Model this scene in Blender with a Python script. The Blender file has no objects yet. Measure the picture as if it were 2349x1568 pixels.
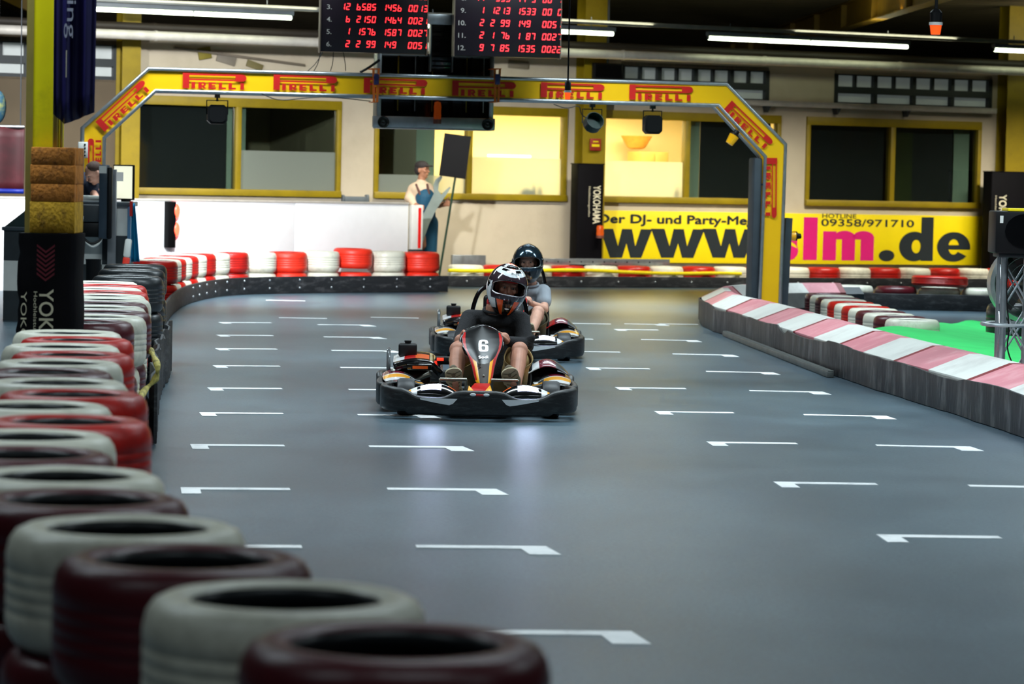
import bpy, bmesh, math, random
from mathutils import Vector, Matrix
random.seed(7)
S = bpy.context.scene
COL = S.collection
PI = math.pi
# ---------------------------------------------------------------- camera
W, H = 2349, 1568
FPX = 6850.0                       # 105 mm lens on a 36 mm frame
CAMH = 1.65
PITCH = math.atan(376 / FPX)
ROLL = math.radians(1.2)
cF = Vector((0, math.cos(PITCH), -math.sin(PITCH)))
u0_ = Vector((0, math.sin(PITCH), math.cos(PITCH)))
x0_ = Vector((1, 0, 0))
cR = x0_ * math.cos(ROLL) + u0_ * math.sin(ROLL)
cU = -x0_ * math.sin(ROLL) + u0_ * math.cos(ROLL)
CAMP = Vector((0, 0, CAMH))
cam_d = bpy.data.cameras.new('camera')
cam = bpy.data.objects.new('camera', cam_d)
COL.objects.link(cam)
m3 = Matrix((cR, cU, -cF)).transposed()
cam.matrix_world = Matrix.Translation(CAMP) @ m3.to_4x4()
cam_d.sensor_width = 36.0
cam_d.lens = FPX / W * 36.0
cam_d.clip_end = 300
cam_d.dof.use_dof = True
cam_d.dof.focus_distance = 21.6
cam_d.dof.aperture_fstop = 4.4
S.camera = cam
# ---------------------------------------------------------------- world, exposure
S.view_settings.view_transform = 'Standard'
S.view_settings.look = 'None'
S.view_settings.exposure = 0.0
S.view_settings.gamma = 1.0
S.view_settings.use_curve_mapping = False
wd = bpy.data.worlds.new('world'); S.world = wd
wd.use_nodes = True
wd.node_tree.nodes['Background'].inputs[0].default_value = (0.5, 0.55, 0.6, 1)
wd.node_tree.nodes['Background'].inputs[1].default_value = 0.02

def area(name, loc, sx, sy, power, col, rot=(0, 0, 0), spread=180):
    d = bpy.data.lights.new(name, 'AREA'); d.shape = 'RECTANGLE'
    d.size = sx; d.size_y = sy; d.energy = power; d.color = col
    d.spread = math.radians(spread)
    o = bpy.data.objects.new(name, d); COL.objects.link(o)
    o.location = loc; o.rotation_euler = rot
    return o
def spot(name, loc, target, power, col, angle, blend=0.6, size=0.15):
    d = bpy.data.lights.new(name, 'SPOT'); d.energy = power; d.color = col
    d.spot_size = math.radians(angle); d.spot_blend = blend; d.shadow_soft_size = size
    o = bpy.data.objects.new(name, d); COL.objects.link(o)
    o.location = loc
    o.rotation_euler = (Vector(target) - Vector(loc)).to_track_quat('-Z', 'Y').to_euler()
    return o
COOL = (0.78, 0.93, 1.0)
# hall lamps: rows of ceiling tubes over the track (above and beside the view)
for yy, pw, sp_ in ((3.5, 60, 150), (9, 150, 150), (15, 300, 150), (21, 520, 150), (27, 520, 150), (33, 430, 125), (39, 420, 95)):
    for xx in (-3.6, 0.8, 5.2):
        area('hall_tube_light', (xx, yy, 4.35), 3.0, 0.25, pw * 0.31, COOL, spread=sp_)
# floodlights aimed at the white boards of the pit wall
spot('pit_flood', (-3.2, 33.0, 4.2), (-3.6, 43.6, 0.7), 4200, (0.96, 0.98, 1.0), 70, 0.8)
spot('pit_flood', (-7.5, 34.0, 4.2), (-7.2, 42.0, 0.9), 2200, (0.96, 0.98, 1.0), 62, 0.7)
# added warm fill strips aimed to brighten the lower office wall and sign
for uu, pw in ((-6.0, 50), (-1.0, 60), (4.0, 76), (9.0, 72)):
    lx, ly = uu * 0.903 + 1.5, 46.5 + uu * 0.429 - 3.2
    o = area('wall_fill_light', (lx, ly, 4.3), 4.0, 0.25, pw, (1.0, 0.95, 0.8), spread=60)
    aim = Vector((lx - 1.35, ly + 2.9, 0.35)) - Vector((lx, ly, 4.3))
    o.rotation_euler = aim.to_track_quat('-Z', 'Y').to_euler()
# blue effect lamp shining on the right hand kerb barrier
spot('blue_lamp', (0.6, 17.0, 3.6), (3.25, 19.3, 0.12), 130, (0.08, 0.2, 1.0), 20, 0.9)
# upward spill of the tubes onto the roof sheeting
for uu in (-5.5, 0.0, 5.5, 10.0):
    area('roof_spill_light', (uu * 0.903 + 0.7, 45.0 + uu * 0.429, 4.02), 3.0, 0.3, 26, (1.0, 0.92, 0.66), rot=(PI - 0.35, 0, 0.44))
# ---------------------------------------------------------------- helpers
def ray(px, py):
    return cF * FPX + cR * (px - W / 2) + cU * (H / 2 - py)
def G(px, py, z=0.0):
    d = ray(px, py); t = (z - CAMH) / d.z
    return CAMP + d * t
def A(px, py, Y):
    d = ray(px, py)
    return CAMP + d * (Y / d.y)
class Frame:
    """vertical plane: x along it, y away from the viewer, z up"""
    def __init__(s, ox, oy, ang):
        s.o = Vector((ox, oy, 0)); s.a = ang
        s.u = Vector((math.cos(ang), math.sin(ang), 0))
        s.n = Vector((-math.sin(ang), math.cos(ang), 0))
    def at(s, px, py, off=0.0):
        """pixel ray against the plane moved off metres towards the viewer -> (u, z)"""
        d = ray(px, py); o = s.o - s.n * off
        t = (o - CAMP).dot(s.n) / d.dot(s.n)
        p = CAMP + d * t
        return ((p - s.o).dot(s.u), p.z)
    def world(s, u, v, z=0.0):
        return s.o + s.u * u + s.n * v + Vector((0, 0, z))
WALL = Frame(0, 46.5, math.radians(25.4))

def lin(c):
    return tuple((x / 255 / 12.92) if x / 255 <= 0.04045 else ((x / 255 + 0.055) / 1.055) ** 2.4 for x in c[:3]) + (1,)
MATS = {}
def mat(name, col, rough=0.5, metal=0.0, var=0.12, scale=6.0, bump=0.0, bscale=60.0, emit=None, estr=0.0,
        dirt=None, dirt_amt=0.0, dscale=3.0, coat=0.0, stretch=(1, 1, 1), spec=0.5):
    if name in MATS: return MATS[name]
    m = bpy.data.materials.new(name); MATS[name] = m; m.use_nodes = True
    nt = m.node_tree; N = nt.nodes; L = nt.links
    b = N['Principled BSDF']
    b.inputs['Roughness'].default_value = rough
    b.inputs['Metallic'].default_value = metal
    b.inputs['Specular IOR Level'].default_value = spec
    if coat: b.inputs['Coat Weight'].default_value = coat; b.inputs['Coat Roughness'].default_value = 0.08
    tc = N.new('ShaderNodeTexCoord'); mp = N.new('ShaderNodeMapping'); mp.inputs['Scale'].default_value = stretch
    L.new(tc.outputs['Object'], mp.inputs['Vector'])
    nz = N.new('ShaderNodeTexNoise'); nz.inputs['Scale'].default_value = scale; nz.inputs['Detail'].default_value = 5
    L.new(mp.outputs[0], nz.inputs['Vector'])
    cr = N.new('ShaderNodeValToRGB')
    c = lin(col)
    cr.color_ramp.elements[0].position = 0.3; cr.color_ramp.elements[1].position = 0.7
    cr.color_ramp.elements[0].color = tuple(max(0, x * (1 - var)) for x in c[:3]) + (1,)
    cr.color_ramp.elements[1].color = tuple(min(1, x * (1 + var)) for x in c[:3]) + (1,)
    L.new(nz.outputs['Fac'], cr.inputs['Fac'])
    out = cr.outputs[0]
    if dirt:
        n2 = N.new('ShaderNodeTexNoise'); n2.inputs['Scale'].default_value = dscale; n2.inputs['Detail'].default_value = 8
        n2.inputs['Roughness'].default_value = 0.7
        L.new(mp.outputs[0], n2.inputs['Vector'])
        r2 = N.new('ShaderNodeValToRGB'); r2.color_ramp.elements[0].position = 0.5; r2.color_ramp.elements[1].position = 0.68
        r2.color_ramp.elements[1].color = (dirt_amt,) * 3 + (1,)
        L.new(n2.outputs['Fac'], r2.inputs['Fac'])
        mx = N.new('ShaderNodeMix'); mx.data_type = 'RGBA'
        L.new(r2.outputs[0], mx.inputs['Factor']); L.new(out, mx.inputs[6]); mx.inputs[7].default_value = lin(dirt)
        out = mx.outputs[2]
    L.new(out, b.inputs['Base Color'])
    if bump:
        n3 = N.new('ShaderNodeTexNoise'); n3.inputs['Scale'].default_value = bscale; n3.inputs['Detail'].default_value = 4
        L.new(mp.outputs[0], n3.inputs['Vector'])
        bp = N.new('ShaderNodeBump'); bp.inputs['Strength'].default_value = bump; bp.inputs['Distance'].default_value = 0.01
        L.new(n3.outputs['Fac'], bp.inputs['Height']); L.new(bp.outputs[0], b.inputs['Normal'])
    if emit is not None:
        b.inputs['Emission Color'].default_value = lin(emit); b.inputs['Emission Strength'].default_value = estr
    return m
def glass_mat(name, tint=(0.8, 0.85, 0.85), refl=0.08, frost=0.0, frostcol=(0.6, 0.62, 0.58)):
    if name in MATS: return MATS[name]
    m = bpy.data.materials.new(name); MATS[name] = m; m.use_nodes = True
    N = m.node_tree.nodes; L = m.node_tree.links
    N.remove(N['Principled BSDF']); o = N['Material Output']
    t = N.new('ShaderNodeBsdfTransparent'); t.inputs[0].default_value = tint + (1,)
    g = N.new('ShaderNodeBsdfGlossy'); g.inputs['Roughness'].default_value = 0.04
    mx = N.new('ShaderNodeMixShader'); mx.inputs[0].default_value = refl
    L.new(t.outputs[0], mx.inputs[1]); L.new(g.outputs[0], mx.inputs[2])
    out = mx.outputs[0]
    if frost:
        tr = N.new('ShaderNodeBsdfTranslucent'); tr.inputs[0].default_value = frostcol + (1,)
        df = N.new('ShaderNodeBsdfDiffuse'); df.inputs[0].default_value = frostcol + (1,)
        nz = N.new('ShaderNodeTexNoise'); nz.inputs['Scale'].default_value = 3
        tcn = N.new('ShaderNodeTexCoord'); L.new(tcn.outputs['Object'], nz.inputs['Vector'])
        m1 = N.new('ShaderNodeMixShader'); m1.inputs[0].default_value = 0.35
        L.new(tr.outputs[0], m1.inputs[1]); L.new(df.outputs[0], m1.inputs[2])
        m2 = N.new('ShaderNodeMixShader'); m2.inputs[0].default_value = frost
        L.new(out, m2.inputs[1]); L.new(m1.outputs[0], m2.inputs[2]); out = m2.outputs[0]
    L.new(out, o.inputs[0])
    return m
def rot_to(d):
    return Vector(d).to_track_quat('Z', 'Y').to_matrix()
class MB:
    def __init__(s): s.bm = bmesh.new(); s.mi = 0
    def _f(s, vs, mi=None, smooth=True):
        try:
            f = s.bm.faces.new(vs); f.material_index = s.mi if mi is None else mi; f.smooth = smooth; return f
        except ValueError: return None
    def box(s, x0, x1, y0, y1, z0, z1, bev=0.0, seg=2, M=None):
        r = bmesh.ops.create_cube(s.bm, size=1.0)
        vs = r['verts']
        for v in vs:
            v.co = Vector(((x0 + x1) / 2 + v.co.x * (x1 - x0), (y0 + y1) / 2 + v.co.y * (y1 - y0), (z0 + z1) / 2 + v.co.z * (z1 - z0)))
        fs = list({f for v in vs for f in v.link_faces})
        for f in fs: f.material_index = s.mi; f.smooth = True
        if bev:
            es = list({e for v in vs for e in v.link_edges})
            r2 = bmesh.ops.bevel(s.bm, geom=es, offset=bev, segments=seg, profile=0.5, affect='EDGES')
            for f in r2['faces']: f.material_index = s.mi; f.smooth = True
            vs = list({v for f in r2['faces'] for v in f.verts} | {v for v in vs if v.is_valid})
            fs2 = [f for f in fs if f.is_valid]
            vs = list({v for v in vs} | {v for f in fs2 for v in f.verts})
        if M is not None:
            for v in vs: v.co = M @ v.co
        return s
    def ring(s, pts): return [s.bm.verts.new(p) for p in pts]
    def loft(s, rings, caps=True, closed=True, mi=None):
        """rings: lists of points with equal count"""
        R = [s.ring(r) for r in rings]; n = len(R[0])
        for a, b in zip(R, R[1:]):
            for i in range(n if closed else n - 1):
                j = (i + 1) % n
                s._f((a[i], a[j], b[j], b[i]), mi)
        if caps and closed:
            s._f(list(reversed(R[0])), mi); s._f(R[-1], mi)
        return s
    def cyl(s, p0, p1, r0, r1=None, n=16, caps=True):
        if r1 is None: r1 = r0
        p0 = Vector(p0); p1 = Vector(p1); q = rot_to(p1 - p0)
        c = [Vector((math.cos(2 * PI * i / n), math.sin(2 * PI * i / n), 0)) for i in range(n)]
        return s.loft([[p0 + q @ (v * r0) for v in c], [p1 + q @ (v * r1) for v in c]], caps)
    def tube(s, pts, r, n=10, closed=False, caps=True):
        pts = [Vector(p) for p in pts]; m = len(pts); rings = []
        rr = r if isinstance(r, (list, tuple)) else [r] * m
        prev = None
        for i, p in enumerate(pts):
            if closed: t = pts[(i + 1) % m] - pts[(i - 1) % m]
            elif i == 0: t = pts[1] - p
            elif i == m - 1: t = p - pts[-2]
            else: t = (pts[i + 1] - p).normalized() + (p - pts[i - 1]).normalized()
            t.normalize()
            if prev is None:
                a = Vector((0, 0, 1)) if abs(t.z) < 0.9 else Vector((1, 0, 0))
                nrm = a.cross(t).normalized()
            else:
                nrm = (prev - t * prev.dot(t)).normalized()
            prev = nrm; bn = t.cross(nrm)
            rings.append([p + (nrm * math.cos(2 * PI * k / n) + bn * math.sin(2 * PI * k / n)) * rr[i] for k in range(n)])
        if closed: rings.append(rings[0])
        return s.loft(rings, caps and not closed)
    def lathe(s, prof, n=32, M=None, axis='Z'):
        rings = []
        for r, z in prof:
            rings.append([Vector((r * math.cos(2 * PI * k / n), r * math.sin(2 * PI * k / n), z)) for k in range(n)])
        if M is not None: rings = [[M @ p for p in R] for R in rings]
        return s.loft(rings, False)
    def prism(s, poly, y0, y1, M=None):
        """polygon in x,z extruded along y"""
        a = [Vector((x, y0, z)) for x, z in poly]; b = [Vector((x, y1, z)) for x, z in poly]
        if M is not None: a = [M @ p for p in a]; b = [M @ p for p in b]
        A_ = s.ring(a); B_ = s.ring(b); n = len(a)
        s._f(A_, smooth=False); s._f(list(reversed(B_)), smooth=False)
        for i in range(n):
            j = (i + 1) % n; s._f((A_[j], A_[i], B_[i], B_[j]), smooth=False)
        return s
    def prismz(s, poly, z0, z1):
        A_ = s.ring([Vector((x, y, z0)) for x, y in poly]); B_ = s.ring([Vector((x, y, z1)) for x, y in poly]); n = len(poly)
        s._f(list(reversed(A_)), smooth=False); s._f(B_, smooth=False)
        for i in range(n):
            j = (i + 1) % n; s._f((A_[i], A_[j], B_[j], B_[i]), smooth=False)
        return s
    def ell(s, c, r, M=None, nu=20, nv=12):
        c = Vector(c)
        if not isinstance(r, (tuple, list)): r = (r, r, r)
        rings = []
        for j in range(1, nv):
            t = PI * j / nv
            rings.append([Vector((r[0] * math.sin(t) * math.cos(2 * PI * i / nu), r[1] * math.sin(t) * math.sin(2 * PI * i / nu), -r[2] * math.cos(t))) for i in range(nu)])
        if M is not None: rings = [[M @ p for p in R] for R in rings]
        return s.loft([[c + p for p in R] for R in rings])
    def cap(s, p0, p1, r0, r1=None, n=14):
        """capsule"""
        if r1 is None: r1 = r0
        p0 = Vector(p0); p1 = Vector(p1); d = (p1 - p0)
        if d.length < 1e-6: return s.ell(p0, r0)
        d.normalize(); q = rot_to(d)
        rings = []
        for a in (80, 60, 40, 20, 0):
            t = math.radians(a)
            rings.append([p0 + q @ Vector((math.cos(2 * PI * k / n) * r0 * math.cos(t), math.sin(2 * PI * k / n) * r0 * math.cos(t), -r0 * math.sin(t))) for k in range(n)])
        for a in (0, 20, 40, 60, 80):
            t = math.radians(a)
            rings.append([p1 + q @ Vector((math.cos(2 * PI * k / n) * r1 * math.cos(t), math.sin(2 * PI * k / n) * r1 * math.cos(t), r1 * math.sin(t))) for k in range(n)])
        return s.loft(rings)
    def surf(s, nu, nv, fn, mfn=None, keep=None):
        V = [[s.bm.verts.new(fn(i / nu, j / nv)) for j in range(nv + 1)] for i in range(nu + 1)]
        for i in range(nu):
            for j in range(nv):
                uc, vc = (i + .5) / nu, (j + .5) / nv
                if keep and not keep(uc, vc): continue
                s._f((V[i][j], V[i + 1][j], V[i + 1][j + 1], V[i][j + 1]), mfn(uc, vc) if mfn else None)
        loose = [v for v in s.bm.verts if not v.link_faces]
        for v in loose: s.bm.verts.remove(v)
        return s
    def wall(s, path, zb, zt, th, r=0.02, seg=3):
        """upright strip swept along a plan path; zb/zt numbers or lists; rounded edges; closed mesh"""
        n = len(path); P = [Vector((p[0], p[1], 0)) for p in path]
        zb = zb if isinstance(zb, (list, tuple)) else [zb] * n
        zt = zt if isinstance(zt, (list, tuple)) else [zt] * n
        rings = []
        for i in range(n):
            t = (P[min(i + 1, n - 1)] - P[max(i - 1, 0)]).normalized()
            nm = Vector((-t.y, t.x, 0)); ring = []
            for (sx, sz) in ((1, 1), (-1, 1), (-1, -1), (1, -1)):
                cz = (zt[i] - r) if sz > 0 else (zb[i] + r); cx = sx * (th / 2 - r)
                a0 = {(1, 1): 0, (-1, 1): 90, (-1, -1): 180, (1, -1): 270}[(sx, sz)]
                for k in range(seg + 1):
                    a = math.radians(a0 + 90 * k / seg)
                    ring.append(P[i] + nm * (cx + r * math.cos(a)) + Vector((0, 0, cz + r * math.sin(a))))
            rings.append(ring)
        return s.loft(rings)
    def build(s, name, mats, parent=None, loc=None, rotz=0.0, sharp=35, recalc=True):
        bm = s.bm
        if recalc and bm.faces: bmesh.ops.recalc_face_normals(bm, faces=bm.faces)
        ca = math.radians(sharp)
        for e in bm.edges:
            if len(e.link_faces) == 2: e.smooth = e.calc_face_angle(0) < ca
        me = bpy.data.meshes.new(name); bm.to_mesh(me); bm.free()
        for m in (mats if isinstance(mats, (list, tuple)) else [mats]): me.materials.append(m)
        o = bpy.data.objects.new(name, me); COL.objects.link(o)
        if parent: o.parent = parent
        if loc is not None: o.location = loc; o.rotation_euler = (0, 0, rotz)
        return o
def tag(o, label=None, cat=None, group=None, kind=None):
    if label: o['label'] = label
    if cat: o['category'] = cat
    if group: o['group'] = group
    if kind: o['kind'] = kind
    return o
def thing(name, label, cat, loc=(0, 0, 0), rotz=0.0, group=None, kind=None):
    o = bpy.data.objects.new(name, None); COL.objects.link(o)
    o.empty_display_size = 0.1
    o.location = loc; o.rotation_euler = (0, 0, rotz)
    return tag(o, label, cat, group, kind)
def copy_tree(o, parent=None):
    c = o.copy(); COL.objects.link(c)
    if parent: c.parent = parent
    for ch in list(o.children): copy_tree(ch, c)
    return c
def blob(name, mb, m, parent, voxel=0.008, it=6, fac=0.5, sub=0):
    o = mb.build(name, m, parent)
    r = o.modifiers.new('union', 'REMESH'); r.mode = 'VOXEL'; r.voxel_size = voxel; r.use_smooth_shade = True
    if it:
        sm = o.modifiers.new('soft', 'SMOOTH'); sm.factor = fac; sm.iterations = it
    return o
_txt = {}
def text_geom(txt, offset=0.0, extr=0.0):
    """flat mesh polygons of a text in the built in font, normalised to 0..1 boxes"""
    cu = bpy.data.curves.new('t', 'FONT'); cu.body = txt; cu.offset = offset; cu.extrude = 0; cu.resolution_u = 4
    ob = bpy.data.objects.new('t', cu); COL.objects.link(ob)
    bpy.context.view_layer.update()
    dg = bpy.context.evaluated_depsgraph_get()
    me = bpy.data.meshes.new_from_object(ob.evaluated_get(dg))
    vs = [v.co.copy() for v in me.vertices]; fs = [tuple(p.vertices) for p in me.polygons]
    bpy.data.objects.remove(ob); bpy.data.curves.remove(cu); bpy.data.meshes.remove(me)
    x0 = min(v.x for v in vs); x1 = max(v.x for v in vs); y0 = min(v.y for v in vs); y1 = max(v.y for v in vs)
    return [((v.x - x0) / (x1 - x0), (v.y - y0) / (y1 - y0)) for v in vs], fs
def add_text(mb, txt, M, w, h, offset=0.0):
    """text in the x,z plane of M, lower left corner at the origin, facing -y"""
    vs, fs = text_geom(txt, offset)
    V = [mb.bm.verts.new(M @ Vector((x * w, 0, y * h))) for x, y in vs]
    for f in fs: mb._f([V[i] for i in f], smooth=False)
    return mb
def TM(x, y, z, ang=0.0):
    """translate + turn in the x,z plane (counter clockwise seen from the viewer)"""
    return Matrix.Translation((x, y, z)) @ Matrix.Rotation(-ang, 4, 'Y')
def rect(mb, x0, x1, z0, z1, y=0.0, M=None):
    P = [Vector((x0, y, z0)), Vector((x1, y, z0)), Vector((x1, y, z1)), Vector((x0, y, z1))]
    if M is not None: P = [M @ p for p in P]
    mb._f(mb.ring(P), smooth=False)
def poly(mb, pts, y=0.0, M=None):
    P = [Vector((x, y, z)) for x, z in pts]
    if M is not None: P = [M @ p for p in P]
    mb._f(mb.ring(P), smooth=False)
# ---------------------------------------------------------------- materials
M_yel = mat('yellow_paint', (252, 234, 0), 0.45, var=0.1, scale=4, dirt=(90, 80, 20), dirt_amt=0.25)
M_yeld = mat('yellow_steel', (146, 124, 4), 0.5, var=0.12, dirt=(70, 60, 20), dirt_amt=0.4)
M_banner = mat('yellow_banner', (255, 194, 0), 0.45, var=0.04, scale=3)
M_signy = mat('yellow_sign', (240, 214, 8), 0.45, var=0.04, scale=3)
M_red = mat('red_print', (206, 24, 18), 0.5, var=0.05)
M_cream = mat('cream_plaster', (190, 178, 156), 0.85, var=0.05, scale=2, bump=0.1, dirt=(150, 135, 110), dirt_amt=0.25, dscale=1.2)
M_black = mat('black_plastic', (7, 7, 9), 0.5, var=0.3, spec=0.3)
M_blackg = mat('black_gloss', (8, 8, 10), 0.15, var=0.3, coat=0.5)
M_rub = mat('black_rubber', (26, 28, 31), 0.6, var=0.25, scale=9, bump=0.3, bscale=40, dirt=(110, 110, 112), dirt_amt=0.35, dscale=5, stretch=(1, 1, 3))
M_steel = mat('galvanised', (170, 176, 180), 0.35, metal=0.8, var=0.12, scale=14)
M_pipe = mat('pale_pipe', (205, 200, 190), 0.5, metal=0.2, var=0.1, scale=8)
M_white = mat('white_board', (236, 238, 240), 0.55, var=0.02)
M_whitep = mat('white_paint', (228, 228, 222), 0.5, var=0.06)
M_grey = mat('grey_plastic', (96, 104, 108), 0.5, var=0.12)
M_dgrey = mat('dark_grey', (44, 50, 54), 0.55, var=0.2)
def floor_material():
    m = bpy.data.materials.new('track_floor'); m.use_nodes = True
    N = m.node_tree.nodes; L = m.node_tree.links; b = N['Principled BSDF']
    tc = N.new('ShaderNodeTexCoord')
    def noise(sc, det=6, rough=0.6, stretch=(1, 1, 1)):
        mp = N.new('ShaderNodeMapping'); mp.inputs['Scale'].default_value = stretch
        L.new(tc.outputs['Object'], mp.inputs['Vector'])
        n = N.new('ShaderNodeTexNoise'); n.inputs['Scale'].default_value = sc; n.inputs['Detail'].default_value = det
        n.inputs['Roughness'].default_value = rough; L.new(mp.outputs[0], n.inputs['Vector']); return n
    def ramp(src, p0, c0, p1, c1):
        r = N.new('ShaderNodeValToRGB'); r.color_ramp.elements[0].position = p0; r.color_ramp.elements[1].position = p1
        r.color_ramp.elements[0].color = c0; r.color_ramp.elements[1].color = c1; L.new(src, r.inputs['Fac']); return r
    big = noise(0.5, 4); r1 = ramp(big.outputs['Fac'], 0.3, (0.060, 0.096, 0.124, 1), 0.7, (0.098, 0.148, 0.184, 1))
    fine = noise(42, 6, 0.9); r2 = ramp(fine.outputs['Fac'], 0.38, (0.55, 0.55, 0.55, 1), 0.64, (1.38, 1.38, 1.38, 1))
    mx = N.new('ShaderNodeMix'); mx.data_type = 'RGBA'; mx.blend_type = 'MULTIPLY'; mx.inputs['Factor'].default_value = 1
    L.new(r1.outputs[0], mx.inputs[6]); L.new(r2.outputs[0], mx.inputs[7])
    skid = noise(1.1, 6, 0.62, (0.5, 0.22, 1)); r3 = ramp(skid.outputs['Fac'], 0.38, (0.62, 0.64, 0.68, 1), 0.56, (1.08, 1.08, 1.06, 1))
    m2 = N.new('ShaderNodeMix'); m2.data_type = 'RGBA'; m2.blend_type = 'MULTIPLY'; m2.inputs['Factor'].default_value = 0.8
    L.new(mx.outputs[2], m2.inputs[6]); L.new(r3.outputs[0], m2.inputs[7])
    L.new(m2.outputs[2], b.inputs['Base Color'])
    rr = N.new('ShaderNodeMapRange'); rr.inputs['To Min'].default_value = 0.25; rr.inputs['To Max'].default_value = 0.38
    L.new(big.outputs['Fac'], rr.inputs['Value']); L.new(rr.outputs[0], b.inputs['Roughness'])
    bp = N.new('ShaderNodeBump'); bp.inputs['Strength'].default_value = 0.25; bp.inputs['Distance'].default_value = 0.006
    L.new(fine.outputs['Fac'], bp.inputs['Height']); L.new(bp.outputs[0], b.inputs['Normal'])
    return m
M_floor = floor_material()
M_mark = mat('marking_paint', (250, 252, 252), 0.5, var=0.08, scale=12, dirt=(120, 130, 138), dirt_amt=0.5, dscale=6)
def tyre_mat(name, col, dirtc, amt, rough=0.35):
    return mat(name, col, rough, var=0.1, scale=5, bump=0.12, bscale=25, dirt=dirtc, dirt_amt=amt, dscale=4)
T_RED = tyre_mat('tyre_red', (186, 28, 20), (70, 26, 28), 0.5)
T_DRED = tyre_mat('tyre_dark_red', (84, 20, 30), (50, 20, 24), 0.5)
T_BRED = tyre_mat('tyre_bright_red', (236, 50, 28), (170, 40, 30), 0.3, 0.45)
T_WHT = tyre_mat('tyre_white', (226, 224, 206), (120, 112, 92), 0.45)
T_BLK = tyre_mat('tyre_black', (26, 30, 33), (50, 54, 56), 0.4)
# ---------------------------------------------------------------- room shell
mb = MB(); mb.box(-16, 22, -4, 78, -0.1, 0)
FLOOR = tag(mb.build('floor', M_floor), kind='structure')
M_ceil = mat('ceiling_sheet', (84, 74, 50), 0.75, var=0.15, scale=2)
mb = MB(); mb.box(-16, 22, -4, 78, 4.75, 4.85)
for i in range(0, 150):                                  # trapezoid ribs of the roof sheeting
    y = 2 + i * 0.5
    mb.box(-16, 22, y, y + 0.16, 4.69, 4.75)
CEIL = tag(mb.build('ceiling', M_ceil), kind='structure')
mb = MB(); mb.box(-16.2, -16, -4, 78, 0, 4.85); tag(mb.build('wall_left', M_cream), kind='structure')
mb = MB(); mb.box(22, 22.2, -4, 78, 0, 4.85); tag(mb.build('wall_right', M_cream), kind='structure')
mb = MB(); mb.box(-16, 22, -4.2, -4, 0, 4.85); tag(mb.build('wall_front', M_cream), kind='structure')
mb = MB(); mb.box(-16, 22, 78, 78.2, 0, 4.85); tag(mb.build('wall_far', M_cream), kind='structure')
# painted start brackets on the floor
NCOL = {}
def marking(px0, px1, py, hook, slope=1.0, fade=False):
    yy0 = py; yy1 = py + (px1 - px0) * math.tan(math.radians(slope))
    a = G(px0, yy0); b = G(px1, yy1)
    t = (b - a).normalized(); n = Vector((-t.y, t.x, 0)) ; wl = 0.1
    mb = MB(); z0, z1 = 0.0005, 0.003
    q = lambda p: (p.x, p.y)
    if hook == 'L':
        P = [a, a - n * 0.30, a - n * 0.30 + t * 0.10, a - n * wl + t * 0.10, b - n * wl, b]
    elif hook == 'R':
        P = [a, a - n * wl, b - n * wl - t * 0.12, b - n * 0.30 - t * 0.10, b - n * 0.30 + t * 0.04, b]
    else: P = [a, a - n * wl, b - n * wl, b]
    mb.prismz([q(p) for p in P], z0, z1)
    o = mb.build('grid_marking', M_mark, FLOOR)
    tag(o, kind=None); return o
L1 = [(500, 620, 739), (495, 624, 768), (493, 633, 799), (487, 640, 838), (475, 645, 889), (457, 648, 946), (436, 651, 1019), (414, 664, 1118)]
for x0, x1, y in L1: marking(x0, x1, y, 'L', 0.4)
marking(428, 691, 1249, 'L', 0.4)
for x0, x1, y in [(727, 845, 744), (741, 869, 772), (759, 905, 803), (779, 935, 842), (798, 958, 892), (819, 990, 950), (845, 1062, 1022), (887, 1138, 1119), (953, 1252, 1250), (1040, 1448, 1444)]:
    marking(x0, x1, y, 'R', 0.6)
for x0, x1, y in [(1290, 1420, 805), (1343, 1488, 843), (1410, 1571, 888), (1500, 1680, 943), (1620, 1825, 1013), (1774, 2007, 1105), (2010, 2289, 1226), (1262, 1358, 776), (1408, 1508, 755)]:
    marking(x0, x1, y, 'L', 0.8)
for x0, x1, y in [(1432, 1525, 742), (1470, 1598, 778), (1542, 1681, 811), (1619, 1773, 851), (1718, 1887, 895), (1842, 2033, 950), (2008, 2226, 1020), (2219, 2470, 1112)]:
    marking(x0, x1, y, 'R', 1.2)
for x0, x1, y in [(1305, 1400, 741), (1510, 1600, 742), (850, 960, 727), (1040, 1130, 728), (610, 700, 688), (640, 750, 728)]:
    marking(x0, x1, y, '', 1.0)
# ---- back wall with window openings
ZT, ZB = 2.70, 1.33
def U(px, py=350): return WALL.at(px, py)[0]
def ZW(px, py): return WALL.at(px, py)[1]
WIN = [('window_1', 296, 778), ('window_2', 860, 1296), ('window_3', 1350, 1786), ('window_4', 1850, 2246)]
CLER = [(U(-60), U(60)), (U(205), U(262)), (U(1428, 190), U(1760, 190)), (U(1918, 190), U(2272, 190))]
ZC0, ZC1 = ZW(1500, 226) , ZW(1500, 140)
ZC1 = 3.46
def wall_holes(name, mats, u0, u1, z0, z1, holes, th):
    us = sorted({u0, u1} | {h[0] for h in holes} | {h[1] for h in holes})
    zs = sorted({z0, z1} | {h[2] for h in holes} | {h[3] for h in holes})
    mb = MB()
    for a, b in zip(us, us[1:]):
        za = None
        for c, d in zip(zs, zs[1:]):
            m_, n_ = (a + b) / 2, (c + d) / 2
            if any(h[0] < m_ < h[1] and h[2] < n_ < h[3] for h in holes): continue
            mb.box(a, b, 0, th, c, d)
    return mb.build(name, mats, loc=WALL.o, rotz=WALL.a)
holes = [(U(a), U(b), ZB, ZT) for _, a, b in WIN] + [(a, b, ZC0, ZC1) for a, b in CLER]
M_brown = mat('brown_wall', (92, 80, 62), 0.85, var=0.1, scale=2)  # darker brown for the wall left of the yellow column
US = U(266)
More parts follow.
